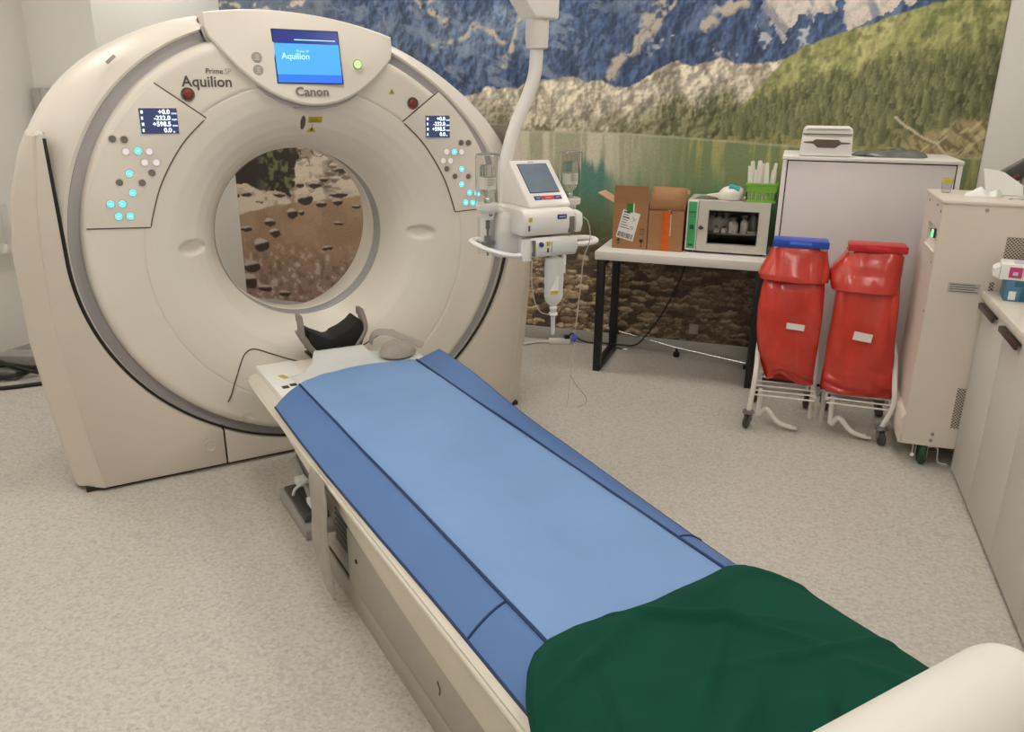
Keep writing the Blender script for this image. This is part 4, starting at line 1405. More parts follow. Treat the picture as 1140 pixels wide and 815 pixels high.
def build_boxes():
    zt = .7405
    # box with shipping label
    t = thing('cardboard_box', 'open brown cardboard box with a white shipping label at the left end of the table', 'box', (-.858, 4.80, zt))
    w, d, h, th = .102, .095, .262, .004
    MB().box((-w, -d, 0), (w, -d + th, h)).obj('front_side', M['card'], t, smooth=False)
    MB().box((-w, d - th, 0), (w, d, h)).obj('back_side', M['card'], t, smooth=False)
    for s in (-1, 1):
        MB().box((s * w - (th if s > 0 else 0), -d + th, 0), (s * w + (th if s < 0 else 0), d - th, h)).obj('end_side', M['card'], t, smooth=False)
    MB().box((-w + th, -d + th, 0), (w - th, d - th, th)).obj('box_bottom', M['card'], t, smooth=False)
    MB().add([(-w, -d, h), (w, -d, h), (w - .002, -d - .012, h + .105), (-w + .004, -d - .012, h + .105)] +
             [(-w, -d + th, h), (w, -d + th, h), (w - .002, -d - .008, h + .105), (-w + .004, -d - .008, h + .105)],
             [(0, 1, 2, 3), (7, 6, 5, 4), (0, 4, 5, 1), (1, 5, 6, 2), (2, 6, 7, 3), (3, 7, 4, 0)]).obj('top_flap', M['card'], t, smooth=False)
    fl = [(-w, -d + .01, h), (-w, d - .01, h), (-w - .085, d - .05, h + .055), (-w - .105, -d + .03, h + .05)]
    MB().add(fl + [(x, y, z + th) for x, y, z in fl], [(3, 2, 1, 0), (4, 5, 6, 7), (0, 1, 5, 4), (1, 2, 6, 5), (2, 3, 7, 6), (3, 0, 4, 7)]).obj('side_flap', M['card_in'], t, smooth=False)
    lb = MB().box((-.052, -d - .0015, -.083), (.052, -d, .083))
    c, s = math.cos(-.23), math.sin(-.23)
    lb.map(lambda x, y, z: (-.012 + x * c - z * s, y, .137 + x * s + z * c))
    lo = lb.obj('shipping_label', M['label'], t, smooth=False)
    ink = MB()
    rr = random.Random(4)
    for k in range(7):
        zz = .072 - k * .015
        ink.box((-.044, -d - .0022, zz - (.0035 if k in (0, 2) else .0018)), (-.044 + rr.uniform(.03, .06), -d - .001, zz + (.0035 if k in (0, 2) else .0018)))
    x = -.046
    while x < .042:
        wd = rr.choice((.0015, .003, .0045))
        ink.box((x, -d - .0022, -.075), (x + wd, -d - .001, -.045))
        x += wd + rr.choice((.002, .003))
    ink.tube([(.012, -d - .002, .055), (.03, -d - .002, .04), (.02, -d - .002, .03), (.038, -d - .002, .05)], .0012, 4)
    ink.tube([(.01, -d - .002, -.005), (.03, -d - .002, .0), (.022, -d - .002, -.02), (.036, -d - .002, -.008)], .0015, 4)
    ink.map(lambda x, y, z: (-.012 + x * c - z * s, y, .137 + x * s + z * c)).obj('label_print', M['print'], lo, smooth=False)
    MB().box((-.024, -d - .002, .212), (.014, -d, .265)).obj('green_label', M['green_sticker'], t, smooth=False)
    MB().box((.014, -d - .002, .212), (.021, -d, .265)).obj('label_edge', M['label'], t, smooth=False)
    sy = MB()
    for x in (.062, .077):
        sy.box((x, -d - .001, .092), (x + .003, -d, .125)).box((x - .004, -d - .001, .118), (x + .007, -d, .121))
    sy.box((.058, -d - .001, .088), (.085, -d, .091))
    sy.prism([(.058, .06), (.082, .06), (.08, .045), (.07, .036), (.06, .045)], -d - .001, -d).box((.0685, -d - .001, .02), (.0715, -d, .036)).box((.061, -d - .001, .017), (.079, -d, .020))
    sy.box((-.066, -d - .001, .02), (-.064, -d, .06)).prism([(-.078, .045), (-.052, .045), (-.065, .06)], -d - .001, -d).box((-.075, -d - .001, .03), (-.055, -d, .034))
    sy.obj('box_symbols', M['print'], t, smooth=False)
    # box with orange tape
    t = thing('cardboard_box', 'brown cardboard box with a strip of orange tape and a curled flap beside the incubator', 'box', (-.651, 4.80, zt))
    w, h = .100, .232
    MB().box((-w, -d, 0), (w, -d + th, h)).obj('front_side', M['card'], t, smooth=False)
    MB().box((-w, d - th, 0), (w, d, h)).obj('back_side', M['card'], t, smooth=False)
    for s in (-1, 1):
        MB().box((s * w - (th if s > 0 else 0), -d + th, 0), (s * w + (th if s < 0 else 0), d - th, h)).obj('end_side', M['card'], t, smooth=False)
    MB().box((-w + th, -d + th, 0), (w - th, d - th, th)).obj('box_bottom', M['card'], t, smooth=False)
    rows = []
    for i in range(11):
        a = i / 10
        y = -d - .016 * math.sin(a * PI * .8) + .075 * a * a
        z = h + .004 - .006 * math.sin(a * 3) + .128 * math.sin(a * 1.45)
        k = .012 * a
        rows.append([(-w + k * .6, y, z), (-w * .3, y - .004, z + .002), (w * .4, y, z), (w + k * .5, y + .004, z - .002)])
    f = MB().loft(rows, closed=False).obj('top_flap', M['card'], t, angle=60)
    sf = f.modifiers.new('thickness', 'SOLIDIFY')
    sf.thickness = .004
    bk = [(-w, d - .004, h), (w, d - .004, h), (w, d + .03, h + .10), (-w, d + .03, h + .10)]
    MB().add(bk + [(x, y + .004, z) for x, y, z in bk], [(0, 1, 2, 3), (7, 6, 5, 4), (0, 4, 5, 1), (1, 5, 6, 2), (2, 6, 7, 3), (3, 7, 4, 0)]).obj('back_flap', M['card_in'], t, smooth=False)
    en = [(w - .004, -d + .01, h), (w - .004, d - .02, h), (w + .002, d - .03, h + .08), (w + .002, -d + .03, h + .105)]
    MB().add(en + [(x + .004, y, z) for x, y, z in en], [(0, 1, 2, 3), (7, 6, 5, 4), (0, 4, 5, 1), (1, 5, 6, 2), (2, 6, 7, 3), (3, 7, 4, 0)]).obj('end_flap', M['card_in'], t, smooth=False)
    MB().box((-.020, -d - .0015, .001), (.024, -d, h)).obj('orange_tape', M['orange'], t, smooth=False)
    MB().box((.024, -d - .001, .09), (.031, -d, h + .003)).box((.008, -d - .001, h - .02), (.031, -d - .0002, h + .006)).obj('clear_tape', M['tape_clear'], t, smooth=False)


build_boxes()


def build_incubator():
    zt = .7405
    t = thing('warming_cabinet', 'grey bench-top warming cabinet with a glass door and green control strip on the table', 'incubator', (-.31, 4.73, zt))
    w0, w1, h0, h, dp = -.228, .228, .012, .300, .30
    # carcass panels round an open chamber
    MB().box((w0, .02, h - .012), (w1, dp, h), .003).obj('top_panel', M['incub'], t)
    MB().box((w0, .02, h0), (w1, dp, h0 + .02), .003).obj('floor_panel', M['incub_side'], t)
    MB().box((w0, dp - .012, h0 + .02), (w1, dp, h - .012)).obj('back_panel', M['incub_side'], t, smooth=False)
    MB().box((w1 - .014, .02, h0 + .02), (w1, dp - .012, h - .012)).obj('side_panel', M['incub_side'], t, smooth=False)
    MB().box((w0, .02, h0 + .02), (w0 + .066, dp - .012, h - .012)).obj('control_housing', M['incub'], t, smooth=False)
    ch = MB()
    ch.box((w0 + .0665, dp - .03, h0 + .021), (w1 - .0145, dp - .0125, h - .0125)).obj('chamber_back', M['inside'], t, smooth=False)
    fr = MB().box((w0, 0, h0), (w0 + .062, .02, h), .004).obj('control_front', M['white2'], t)
    gp = MB().box((w0 + .009, -.002, h0 + .012), (w0 + .055, .004, h - .010), .001).obj('control_strip', M['incub_green'], fr)
    mk = MB().box((w0 + .022, -.0032, .135), (w0 + .044, -.001, .158), .004)
    mk.lathe([(.012, -.003), (.014, -.003), (.014, -.001), (.012, -.001)], (w0 + .033, 0, .215), 'Y', 16, False)
    for k in range(4):
        mk.box((w0 + .013 + .010 * k, -.0028, .228), (w0 + .020 + .010 * k, -.001, .236))
    mk.box((w0 + .018, -.0028, .038), (w0 + .046, -.001, .048), .003)
    mk.obj('control_marks', M['incub_ink'], gp)
    # door
    dx0, dx1, wx0, wx1, wz0, wz1 = w0 + .066, w1, -.103, .167, .060, .246
    fm = MB()
    fm.box((dx0, -.006, h0), (wx0, .018, h)).box((wx1, -.006, h0), (dx1, .018, h)).box((wx0, -.006, h0), (wx1, .018, wz0)).box((wx0, -.006, wz1), (wx1, .018, h))
    dr = fm.obj('door', M['incub'], t, smooth=False)
    MB().box((wx0, .004, wz0), (wx1, .008, wz1)).obj('door_glass', M['glass'], dr, smooth=False)
    tr = MB()
    for a, b in (((wx0 - .003, wz0 - .003), (wx1 + .003, wz0)), ((wx0 - .003, wz1), (wx1 + .003, wz1 + .003)), ((wx0 - .003, wz0), (wx0, wz1)), ((wx1, wz0), (wx1 + .003, wz1))):
        tr.box((a[0], -.0075, a[1]), (b[0], -.005, b[1]))
    tr.obj('window_trim', M['midgrey'], dr, smooth=False)
    MB().lathe([(0, -.028), (.010, -.026), (.012, -.018), (.008, -.006)], (-.143, 0, .148), 'Y', 16).box((-.150, -.03, .143), (-.125, -.022, .153), .003).obj('door_knob', M['black'], dr)
    MB().box((w0 + .07, .03, .110), (w1 - .016, dp - .035, .114)).box((w0 + .07, .026, .108), (w1 - .016, .031, .116)).obj('shelf', M['offgrey'], t, smooth=False)
    for x in (w0 + .03, w1 - .03):
        for y in (.04, dp - .04):
            MB().cyl((x, y, 0), (x, y, h0), .012, seg=12).obj('foot', M['black'], t)
    # bottles inside
    g = 'bottles in the warming cabinet'

    def bottle(x, y, r, hh, labl, z=.1145):
        r *= 1.35
        b = thing('infusion_bottle', labl, 'bottle', (-.31 + x, 4.73 + y, zt + z), 0, g)
        MB().lathe([(0, 0), (r, 0), (r, hh * .55), (r * .85, hh * .66), (r * .45, hh * .76), (r * .45, hh * .8), (0, hh * .8)], seg=16).obj('bottle_body', M['bottle'], b)
        MB().lathe([(0, hh * .8), (r * .6, hh * .8), (r * .6, hh), (0, hh)], seg=16).obj('cap', M['offgrey'], b)
    for x, w in ((-.095, 'leftmost pale bottle'), (-.055, 'second pale bottle from the left'), (-.012, 'third pale bottle from the left')):
        bottle(x, .13, .019, .105, w + ' in the back row of the warming cabinet shelf')
    for x, w in ((-.062, 'left'), (-.018, 'right')):
        bottle(x, .06, .013, .036, w + ' one of the two small vials at the front of the warming cabinet shelf')
    bottle(.03, .08, .021, .088, 'stout pale bottle at the middle of the warming cabinet shelf')
    bottle(.092, .085, .017, .10, 'tall pale bottle right of the middle of the warming cabinet shelf')
    bottle(.135, .16, .02, .118, 'tall bottle at the back right of the warming cabinet shelf')
    MB().lathe([(0, .004), (.022, .003), (.024, 0), (0, 0)], seg=20)
    tg = MB().lathe([(0, 0), (.024, 0), (.026, .008), (.022, .012), (0, .010)], seg=20).obj('small_dish', M['bottle'], None, loc=(-.31 + .135, 4.73 + .07, zt + .1145))
    tag(tg, 'low pale dish on the right of the warming cabinet shelf', 'dish')
    # things on top
    top = zt + h + .0005
    p = MB().grid(lambda u, v: (-.20 + .13 * u + .02 * v, .05 + .17 * v, top + .0015 + .0012 * nz(u * 3, v * 3)), 8, 8).obj('paper_sheet', M['midgrey'], None, loc=(-.31, 4.73, 0))
    s = p.modifiers.new('thickness', 'SOLIDIFY')
    s.thickness = .0015
    tag(p, 'grey paper sheet lying on the left of the warming cabinet top', 'paper')
    pk = thing('wipes_pack', 'soft white pack of wipes with a turquoise corner on the warming cabinet', 'pack', (-.315, 4.80, top))

    def pkf(x, y, z):
        return (x + .25 * z, y, z)
    MB().loft([[pkf(a * q, b * q2, z) for a, b in [(math.cos(k * PI / 16), math.sin(k * PI / 16)) for k in range(32)]] for q, q2, z in
               ((.06, .05, .0), (.072, .06, .012), (.07, .058, .045), (.055, .05, .068), (.03, .03, .078))], True, True, True).obj('soft_pack', M['wrap'], pk, angle=50)
    MB().box((-.005, -.05, .058), (.055, .0, .084), .006, rot=Matrix.Rotation(.25, 3, 'Y')).obj('turquoise_label', M['turq'], pk)
    MB().prism([(-.13, .024), (-.05, .012), (-.02, .03), (-.06, .036)], -.03, .03, 'Y', .003).obj('pack_tail', M['wrap'], pk)
    bs = thing('basket', 'small bright green plastic basket on the warming cabinet', 'basket', (-.142, 4.80, top))
    bw, bd, bh = .078, .062, .106
    MB().box((-bw + .006, -bd + .006, 0), (bw - .006, bd - .006, .004)).obj('basket_floor', M['basket'], bs, smooth=False)
    for (x0, y0, x1, y1) in ((-bw, -bd, bw, -bd), (-bw, bd, bw, bd), (-bw, -bd, -bw, bd), (bw, -bd, bw, bd)):
        m = MB()
        k = .003
        a = lambda z0, z1: m.box((min(x0, x1) - (k if x0 == x1 else 0), min(y0, y1) - (k if y0 == y1 else 0), z0), (max(x0, x1) + (k if x0 == x1 else 0), max(y0, y1) + (k if y0 == y1 else 0), z1))
        a(0, .014)
        a(.056, .092)
        n = 14
        for i in range(n + 1):
            f = i / n
            x, y = x0 + (x1 - x0) * f, y0 + (y1 - y0) * f
            m.box((x - .0028, y - .0028, .014), (x + .0028, y + .0028, .056))
        m.obj('basket_wall', M['basket'], bs, smooth=False)
    m = MB()
    m.box((-bw - .008, -bd - .008, .092), (bw + .008, -bd + .002, .106), .003).box((-bw - .008, bd - .002, .092), (bw + .008, bd + .008, .106), .003)
    m.box((-bw - .008, -bd, .092), (-bw + .002, bd, .106), .003).box((bw - .002, -bd, .092), (bw + .008, bd, .106), .003)
    m.obj('basket_rim', M['basket'], bs)
    rr = random.Random(9)
    for i in range(15):
        hh = rr.uniform(.165, .215)
        x = -.058 + .116 * (i % 8) / 7 + rr.uniform(-.004, .004)
        y = (-.025 if i < 8 else .025) + rr.uniform(-.012, .012)
        wd = rr.uniform(.009, .014)
        o = MB().loft([[(a * wd * q, b * .004, z) for a, b in ((-1, -1), (1, -1), (1, 1), (-1, 1))] for q, z in ((.9, 0), (1, .01), (1, hh * .8), (.8, hh - .004), (.5, hh))], True, True, True) \
            .obj('wrapped_pack', M['wrap'], None, angle=30, loc=(-.142 + x, 4.80 + y, top + .006))
        o.rotation_euler = (rr.uniform(-.06, .06), rr.uniform(-.10, .10) + x * 1.0, rr.uniform(-.5, .5))
        od = ['leftmost', 'second from left', 'third from left', 'fourth from left', 'fifth from left', 'third from right', 'second from right', 'rightmost']
        tag(o, 'slim white wrapped sterile pack, ' + od[i % 8] + (' in the front row' if i < 8 else ' in the back row') + ' of the green basket', 'pack', 'wrapped packs in the green basket')


build_incubator()


# ------------------------------------------------------------------ white cabinet behind the bins
def build_cabinet():
    u0, u1, v0, v1, h = -.046, .80, 4.56, 5.09, 1.308
    t = thing('white_cabinet', 'wide white cabinet against the mural wall behind the waste bags', 'cabinet', ((u0 + u1) / 2, v0, 0))
    w, d = (u1 - u0) / 2, v1 - v0
    for s in (-1, 1):
        MB().box((s * w - (.022 if s > 0 else 0), .0, .0), (s * w + (.022 if s < 0 else 0), d, h - .018), .002).obj('side_panel', M['cab_edge'], t)
    MB().box((-w - .003, -.006, h - .018), (w + .003, d, h), .003).obj('top_panel', M['cab_edge'], t)
    MB().box((-w + .028, .004, .08), (w - .028, .022, h - .024), .001).obj('front_panel', M['cabinet'], t)
    MB().box((-w + .022, .014, .06), (w - .022, d, h - .018)).obj('carcass', M['dark'], t, smooth=False)
    MB().box((-w + .022, .03, 0), (w - .022, d - .02, .06)).obj('plinth', M['cabinet'], t, smooth=False)
    # towel dispenser on top
    p = thing('towel_dispenser', 'small white paper towel dispenser with a dark opening on the white cabinet', 'dispenser', (.158, 4.58, h + .0005))
    out = [(-.128, 0), (.128, 0), (.121, .12), (.117, .140), (.104, .150), (-.104, .150), (-.117, .140), (-.121, .12)]
    MB().prism(out, .012, .14, 'Y', .006).obj('housing', M['white'], p, angle=30)
    pl = MB()
    pl.prism([(-.126, .004), (.126, .004), (.121, .105), (.052, .094), (-.052, .094), (-.121, .105)], .002, .014, 'Y', .002)
    pl.obj('front_plate', M['white'], p, angle=30)
    MB().prism([(-.112, .074), (-.07, .077), (-.055, .086), (.055, .086), (.07, .074), (.112, .072), (.112, .066), (.07, .064), (.042, .045), (-.042, .045), (-.065, .064), (-.112, .068)], -.0005, .006, 'Y') \
        .obj('paper_slot', M['slot'], p, smooth=False)
    MB().box((-.119, .0, .1105), (.119, .016, .114)).obj('cover_gap', M['slot'], p, smooth=False)
    MB().prism([(-.104, .134), (-.098, .139), (.098, .139), (.104, .134), (.104, .131), (.097, .135), (-.097, .135), (-.104, .131)], .006, .016, 'Y').obj('cover_line', M['offgrey'], p, smooth=False)
    # dark film bag
    pts = []

    def heap(u, v):
        a = u * 2 * PI
        r = math.sin(v * PI / 2 + PI / 2) if False else math.cos(v * PI / 2)
        k = 1 + .25 * nz(math.cos(a) * 1.5, math.sin(a) * 1.5, v * 2)
        return (.19 * r * math.cos(a) * k, .10 * r * math.sin(a) * k, .036 * math.sin(v * PI / 2) * (1 + .5 * nz(math.cos(a) * 3 * r, math.sin(a) * 3 * r, 4)))
    o = MB().grid(heap, 48, 8).obj('film_bag', mat('grey_film', (104, 106, 104), .25, var=.25, vscale=20, bump=.3, bscale=30), None, angle=50, loc=(.50, 4.76, h + .0005))
    tag(o, 'crumpled grey plastic film bag lying on top of the white cabinet', 'bag')


build_cabinet()


# ------------------------------------------------------------------ waste bag trolleys
def build_bin(side):
    left = side < 0
    lid_m = M['lid_blue'] if left else M['lid_red']
    name = 'blue-lidded' if left else 'red-lidded'
    x0, x1 = (-.055, .236) if left else (.292, .585)          # outer legs
    t = thing('waste_trolley', 'white tubular waste trolley, the ' + name + ' one, ' + ('next to the table' if left else 'next to the cream machine'), 'trolley', ((x0 + x1) / 2, 4.15, 0))
    cx, cy = (x0 + x1) / 2, 4.15
    o = -1 if left else 1                                      # outer side
    hw = (x1 - x0) / 2
    fr = MB()
    # outer leg with caster, inner leg standing on the floor
    ox, ix = o * hw, -o * hw
    MB().tube([(ox + (-.012 if left else -.03), -.165, .09), (ox + o * .004, -.155, .2), (ox, -.12, .30), (ox, .06, .42), (ox - o * .045, .135, .56), (ox - o * .055, .16, .90)], .0125, 10, 5).obj('upright', M['tubewhite'], t)
    MB().tube([(ix, .06, .003), (ix, .06, .16), (ix, .07, .22), (ix + o * .01, .12, .36), (ix + o * .05, .16, .5), (ix + o * .055, .17, .90)], .0125, 10, 5).obj('upright', M['tubewhite'], t)
    MB().tube([(ox, .23, .09), (ox - o * .01, .22, .3), (ox - o * .06, .19, .9)], .0125, 10, 5).obj('upright', M['tubewhite'], t)
    MB().tube([(ix + o * .014, .23, .09), (ix + o * .02, .22, .3), (ix + o * .06, .195, .9)], .0125, 10, 5).obj('upright', M['tubewhite'], t)
    rk = MB()
    for k in range(5):
        y = -.14 + k * .075
        rk.tube([(ox, y, .196), (ix, y + .01, .196)], .0042, 8)
    rk.tube([(ox, -.15, .19), (ox, .19, .19)], .007, 8).tube([(ix, -.14, .19), (ix, .19, .19)], .007, 8)
    rk.tube([(ox, -.15, .175), (ix, -.145, .175)], .0045, 8)
    rk.obj('rack', M['tubewhite'], t)
    pd = [(-hw + .035, -.05, .18), (-hw + .035, -.095, .05), (-hw + .07, -.11, .09), (-hw + .12, -.13, .045), (-hw + .155, -.14, .028), (-hw + .20, -.145, .022)]
    MB().tube(pd, .0125, 10, 5).box((-hw + .185, -.16, .014), (-hw + .225, -.13, .026), .004).obj('pedal', M['tubewhite'], t)
    for (x, y) in ((ox + (-.014 if left else -.032), -.168), (ox - o * .01, .23), (ix + o * .014, .23)):
        RW = Matrix.Rotation(.45 * o, 3, 'Z')

        def turn(a, b_, c_, x=x, y=y):
            v = RW @ Vector((a, b_, 0))
            return x + v.x, y + v.y, c_
        c = MB()
        c.lathe([(0, .010), (.026, .007), (.030, -.006), (.012, -.010)], (0, 0, .086), 'Z', 18)
        c.box((-.015, -.012, .035), (-.012, .016, .08)).box((.012, -.012, .035), (.015, .016, .08))
        co = c.map(turn).obj('caster', M['midgrey'], t)
        MB().lathe([(0, -.009), (.016, -.011), (.028, -.009), (.036, -.004), (.036, .004), (.028, .009), (.016, .011), (0, .009)], (0, -.01, .036), 'X', 22).map(turn).obj('wheel', M['tire'], co)
    lx0, lx1 = ((-.042, .212) if left else (.30, .556))
    l0, l1 = lx0 - cx, lx1 - cx
    ld = MB().box((l0, -.055, .918), (l1, .07, .946), .008)
    ld.box((l0 - .002, -.058, .912), (l1 + .002, -.046, .946), .004)
    lo = ld.obj('lid', lid_m, t, angle=30)
    MB().box(((l0 + l1) / 2 - .05, -.0605, .926), ((l0 + l1) / 2 + .05, -.0585, .938), .002).obj('lid_grip', mat('grip_' + name[:3], (78, 120, 220) if left else (206, 56, 62), .35, var=.04, vscale=40), lo)
    MB().tube([(l0 + .01, -.03, .905), (l1 - .01, -.03, .905), (l1 - .01, .14, .905), (l0 + .01, .14, .905)], .007, 8, closed=True).obj('bag_ring', M['tubewhite'], t)
    # bag: main body plus the cuff folded over the ring
    b = thing('waste_bag', 'red plastic waste bag hanging under the ' + ('blue lid' if left else 'red lid'), 'bag', (cx, cy, 0))

    def section(z, a0, a1, y0, y1, seed, amp):
        pts = []
        n = 110
        for k in range(n):
            q = 2 * PI * k / n
            c, s = math.cos(q), math.sin(q)
            x = (a0 + a1) / 2 + (a1 - a0) / 2 * math.copysign(abs(c) ** .42, c)
            y = (y0 + y1) / 2 + (y1 - y0) / 2 * math.copysign(abs(s) ** .6, s)
            rg = 1 - abs(nz(x * 9 + seed, z * 3.2 + x * 5, seed)) * 3
            fold = amp * (.9 * nz(x * 14 + seed, y * 9, z * 2.5) + 1.1 * max(-.6, rg))
            rh = 1 - abs(nz(x * 5 + 3, z * 16 + x * 4, seed + 9)) * 3.2
            fold += amp * 1.1 * max(-.5, rh) * sm(.45, .25, z)
            fold += amp * .7 * math.sin((x * 24 + z * (9 if left else -7) + seed)) * (1 if s < 0 else .3)
            pts.append((x, y + (fold if s < 0 else -fold), z + .006 * nz(x * 10, z * 4, seed)))
        return pts
    def L(*r):
        return [(z, a - cx, c - cx, y0, y1) for z, a, c, y0, y1 in r]
    if left:
        main = L((.90, -.035, .208, -.045, .135), (.78, -.06, .215, -.055, .10), (.70, -.075, .222, -.08, .06), (.60, -.083, .226, -.095, .05), (.50, -.080, .226, -.10, .04),
                 (.42, -.068, .224, -.10, .03), (.34, -.045, .222, -.095, .02), (.27, -.020, .222, -.085, .02), (.225, -.002, .226, -.07, .01))
        cuff = L((.912, -.042, .212, -.05, .14), (.88, -.052, .216, -.062, .142), (.84, -.068, .224, -.075, .145), (.80, -.088, .236, -.09, .15), (.775, -.100, .236, -.10, .15), (.750, -.092, .234, -.105, .15))
        sd = 1
    else:
        main = L((.90, .302, .552, -.045, .135), (.80, .285, .552, -.055, .10), (.70, .272, .556, -.08, .06), (.58, .268, .562, -.095, .05), (.45, .262, .570, -.10, .04),
                 (.36, .262, .578, -.105, .03), (.28, .258, .586, -.11, .02), (.225, .256, .59, -.11, .02), (.208, .262, .592, -.105, .02))
        cuff = L((.912, .30, .556, -.05, .14), (.88, .285, .556, -.062, .142), (.84, .255, .556, -.075, .145), (.80, .235, .555, -.085, .15), (.76, .236, .553, -.10, .15), (.725, .246, .550, -.108, .15))
        sd = 7

    def refine(tab, k):
        out = []
        for a, c in zip(tab, tab[1:]):
            for i in range(k):
                f = i / k
                out.append(tuple(p + (q - p) * f for p, q in zip(a, c)))
        out.append(tab[-1])
        return out
    mb = MB().loft([section(*r, sd, .012) for r in refine(main, 9)], True, True, True)
    if left:    # the lower edge is pulled up in the middle
        mb.map(lambda x, y, z: (x, y, z + .045 * math.exp(-((x + .02) / .05) ** 2) * sm(.34, .22, z) * (1 if y < 0 else 0)))
    mb.obj('bag_body', M['bag'], b, angle=80)
    cf = MB().loft([section(*r, sd + 3, .009) for r in refine(cuff, 7)], True)
    co = cf.obj('bag_cuff', M['bag'], b, angle=80)
    s = co.modifiers.new('thickness', 'SOLIDIFY')
    s.thickness = .001
    lx, lz, an = ((.105, .535, -.06) if left else (.413, .515, -.12))
    lx -= cx
    R = Matrix.Rotation(-an, 3, 'Y')
    MB().box((lx - .042, -.117, lz - (.015 if left else .021)), (lx + .042, -.1135, lz + (.015 if left else .021)), .0008, rot=R).obj('bag_label', M['label'], b, smooth=False)


build_bin(-1)
build_bin(1)


# ------------------------------------------------------------------ cream machine on wheels
def build_machine():
    u0, u1, v0, v1, z0, z1 = .618, 1.34, 3.79, 4.245, .10, 1.2
    t = thing('machine_cabinet', 'tall cream metal machine housing on castors at the right behind the counter', 'machine', (u0, v0, 0))
    w, d = u1 - u0, v1 - v0
    # body with a shallow handle pocket in the left face
    py0, py1, pz0, pz1 = .04, .30, .975, 1.075
    m = MB()
    m.box((.016, 0, z0), (w, d, z1 - .013))
    m.box((0, 0, z0), (.016, d, pz0)).box((0, 0, pz1), (.016, d, z1 - .013)).box((0, 0, pz0), (.016, py0, pz1)).box((0, py1, pz0), (.016, d, pz1))
    m.obj('housing', M['machine'], t, smooth=False)
    MB().prism([(-.016, z0), (.0, z0), (.0, z0 + .145), (-.010, z0 + .13), (-.016, z0 + .12)], .0, d, 'Y', .002).obj('base_trim', M['machine'], t, angle=30)
    MB().box((-.008, -.008, z1 - .014), (w + .006, d + .006, z1), .004).obj('top_plate', M['machine'], t)
    MB().prism([(.0155, pz0), (.0155, pz0 + .038), (.002, pz0 + .004), (-.004, pz0)], py0, py1, 'Y').obj('pocket_sill', M['machine'], t, smooth=False)
    MB().lathe([(0, -.010), (.020, -.010), (.022, .002)], (.016, .17, 1.037), 'X', 20).obj('power_switch', M['darkgrey'], t)
    MB().box((.0, .156, 1.02), (.0065, .184, 1.054), .003).obj('switch_lamp', mat('switch_green', (120, 226, 150), .3, emit=.9, var=.02, vscale=40), t)
    for y in (.09, .245):
        MB().box((.006, y - .02, 1.034), (.017, y + .02, 1.046), .003).obj('latch', M['black'], t)
    for (x, z, w2, h2) in ((.256, .95, .40, .112), (.185, .20, .06, .19), (.225, .82, .018, .05)):
        MB().box((x, -.0025, z), (x + w2, .002, z + h2)).obj('grille', M['grille'], t, smooth=False)
    lbm = mat('rating_label', (186, 182, 178), .5, var=.02, vscale=40)
    lb = MB().box((.07, -.002, .812), (.195, .001, .858)).obj('rating_label', lbm, t, smooth=False)
    q = MB()
    for k in range(4):
        q.box((.078, -.0028, .819 + k * .010), (.187 - .012 * (k % 2), -.0015, .8225 + k * .010))
    q.obj('label_lines', M['ink'], lb, smooth=False)
    for (x, z) in ((.118, .128), (.12, .158), (.165, 1.165), (-.0, 0)):
        if z:
            MB().lathe([(0, -.005), (.007, -.004), (.009, .002)], (x, 0, z), 'Y', 14).obj('screw', M['offgrey'], t)
    for (y, z) in ((.03, 1.15), (.14, 1.165), (.36, 1.16), (.05, .93), (.02, .72)):
        MB().lathe([(0, -.004), (.005, -.003), (.007, .002)], (0, y, z), 'X', 12).obj('screw', M['offgrey'], t)
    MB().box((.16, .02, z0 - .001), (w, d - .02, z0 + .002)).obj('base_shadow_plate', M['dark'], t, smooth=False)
    # castors: the front left one with a green tyre
    for (x, y) in ((.095, -.0 + .05), (.095, d - .08), (w - .08, .05), (w - .08, d - .08)):
        fork = MB().box((x - .026, y - .02, .03), (x - .022, y + .02, z0), .001).box((x + .022, y - .02, .03), (x + .026, y + .02, z0), .001).box((x - .026, y - .03, z0 - .006), (x + .026, y + .03, z0 + .001))
        c = fork.obj('castor', M['chrome'], t)
        MB().lathe([(0, -.014), (.02, -.016), (.04, -.016), (.05, -.01), (.051, 0), (.05, .01), (.04, .016), (.02, .016), (0, .014)], (x, y - .018, .051), 'X', 28).obj('wheel', M['tire_green'], c)
        MB().lathe([(0, .016), (.014, .018), (.012, .021), (0, .022)], (x, y - .018, .051), 'X', 16).obj('hub', M['offgrey'], c)
    MB().tube([(.115, -.004, .10), (.15, -.006, .099), (.155, -.008, .06), (.16, -.02, .035), (.195, -.025, .03)], .004, 8, 4).obj('brake_lever', M['chrome'], t)
    MB().lathe([(0, -.006), (.008, -.006), (.009, 0), (.0, .004)], (.052, .0, .05), 'Y', 14).obj('end_stop', M['label'], t)
    MB().cyl((.052, .0, .05), (.052, .012, .10), .003, seg=8).obj('stop_rod', M['chrome'], t)
    # stuff on top
    cup = thing('sample_cup', 'small clear sample cup with a yellow lid on the cream machine', 'cup', (.668, 4.10, z1 + .0005))
    MB().lathe([(0, 0), (.019, 0), (.022, .045), (.0205, .045), (.0175, .002), (0, .002)], seg=24).obj('cup_body', M['clear'], cup)
    MB().lathe([(0, .046), (.025, .046), (.025, .06), (.023, .062), (0, .062)], seg=24).obj('lid', M['yellow'], cup)
    ts = MB()

    def tis(u, v):
        a = u * 2 * PI
        r = math.cos(v * PI / 2)
        return (.075 * r * math.cos(a) * (1 + .3 * nz(math.cos(a), math.sin(a), 2)), .06 * r * math.sin(a), .03 * math.sin(v * PI / 2) * (1 + .9 * nz(math.cos(a) * 2 * r, math.sin(a) * 2 * r, 9)))
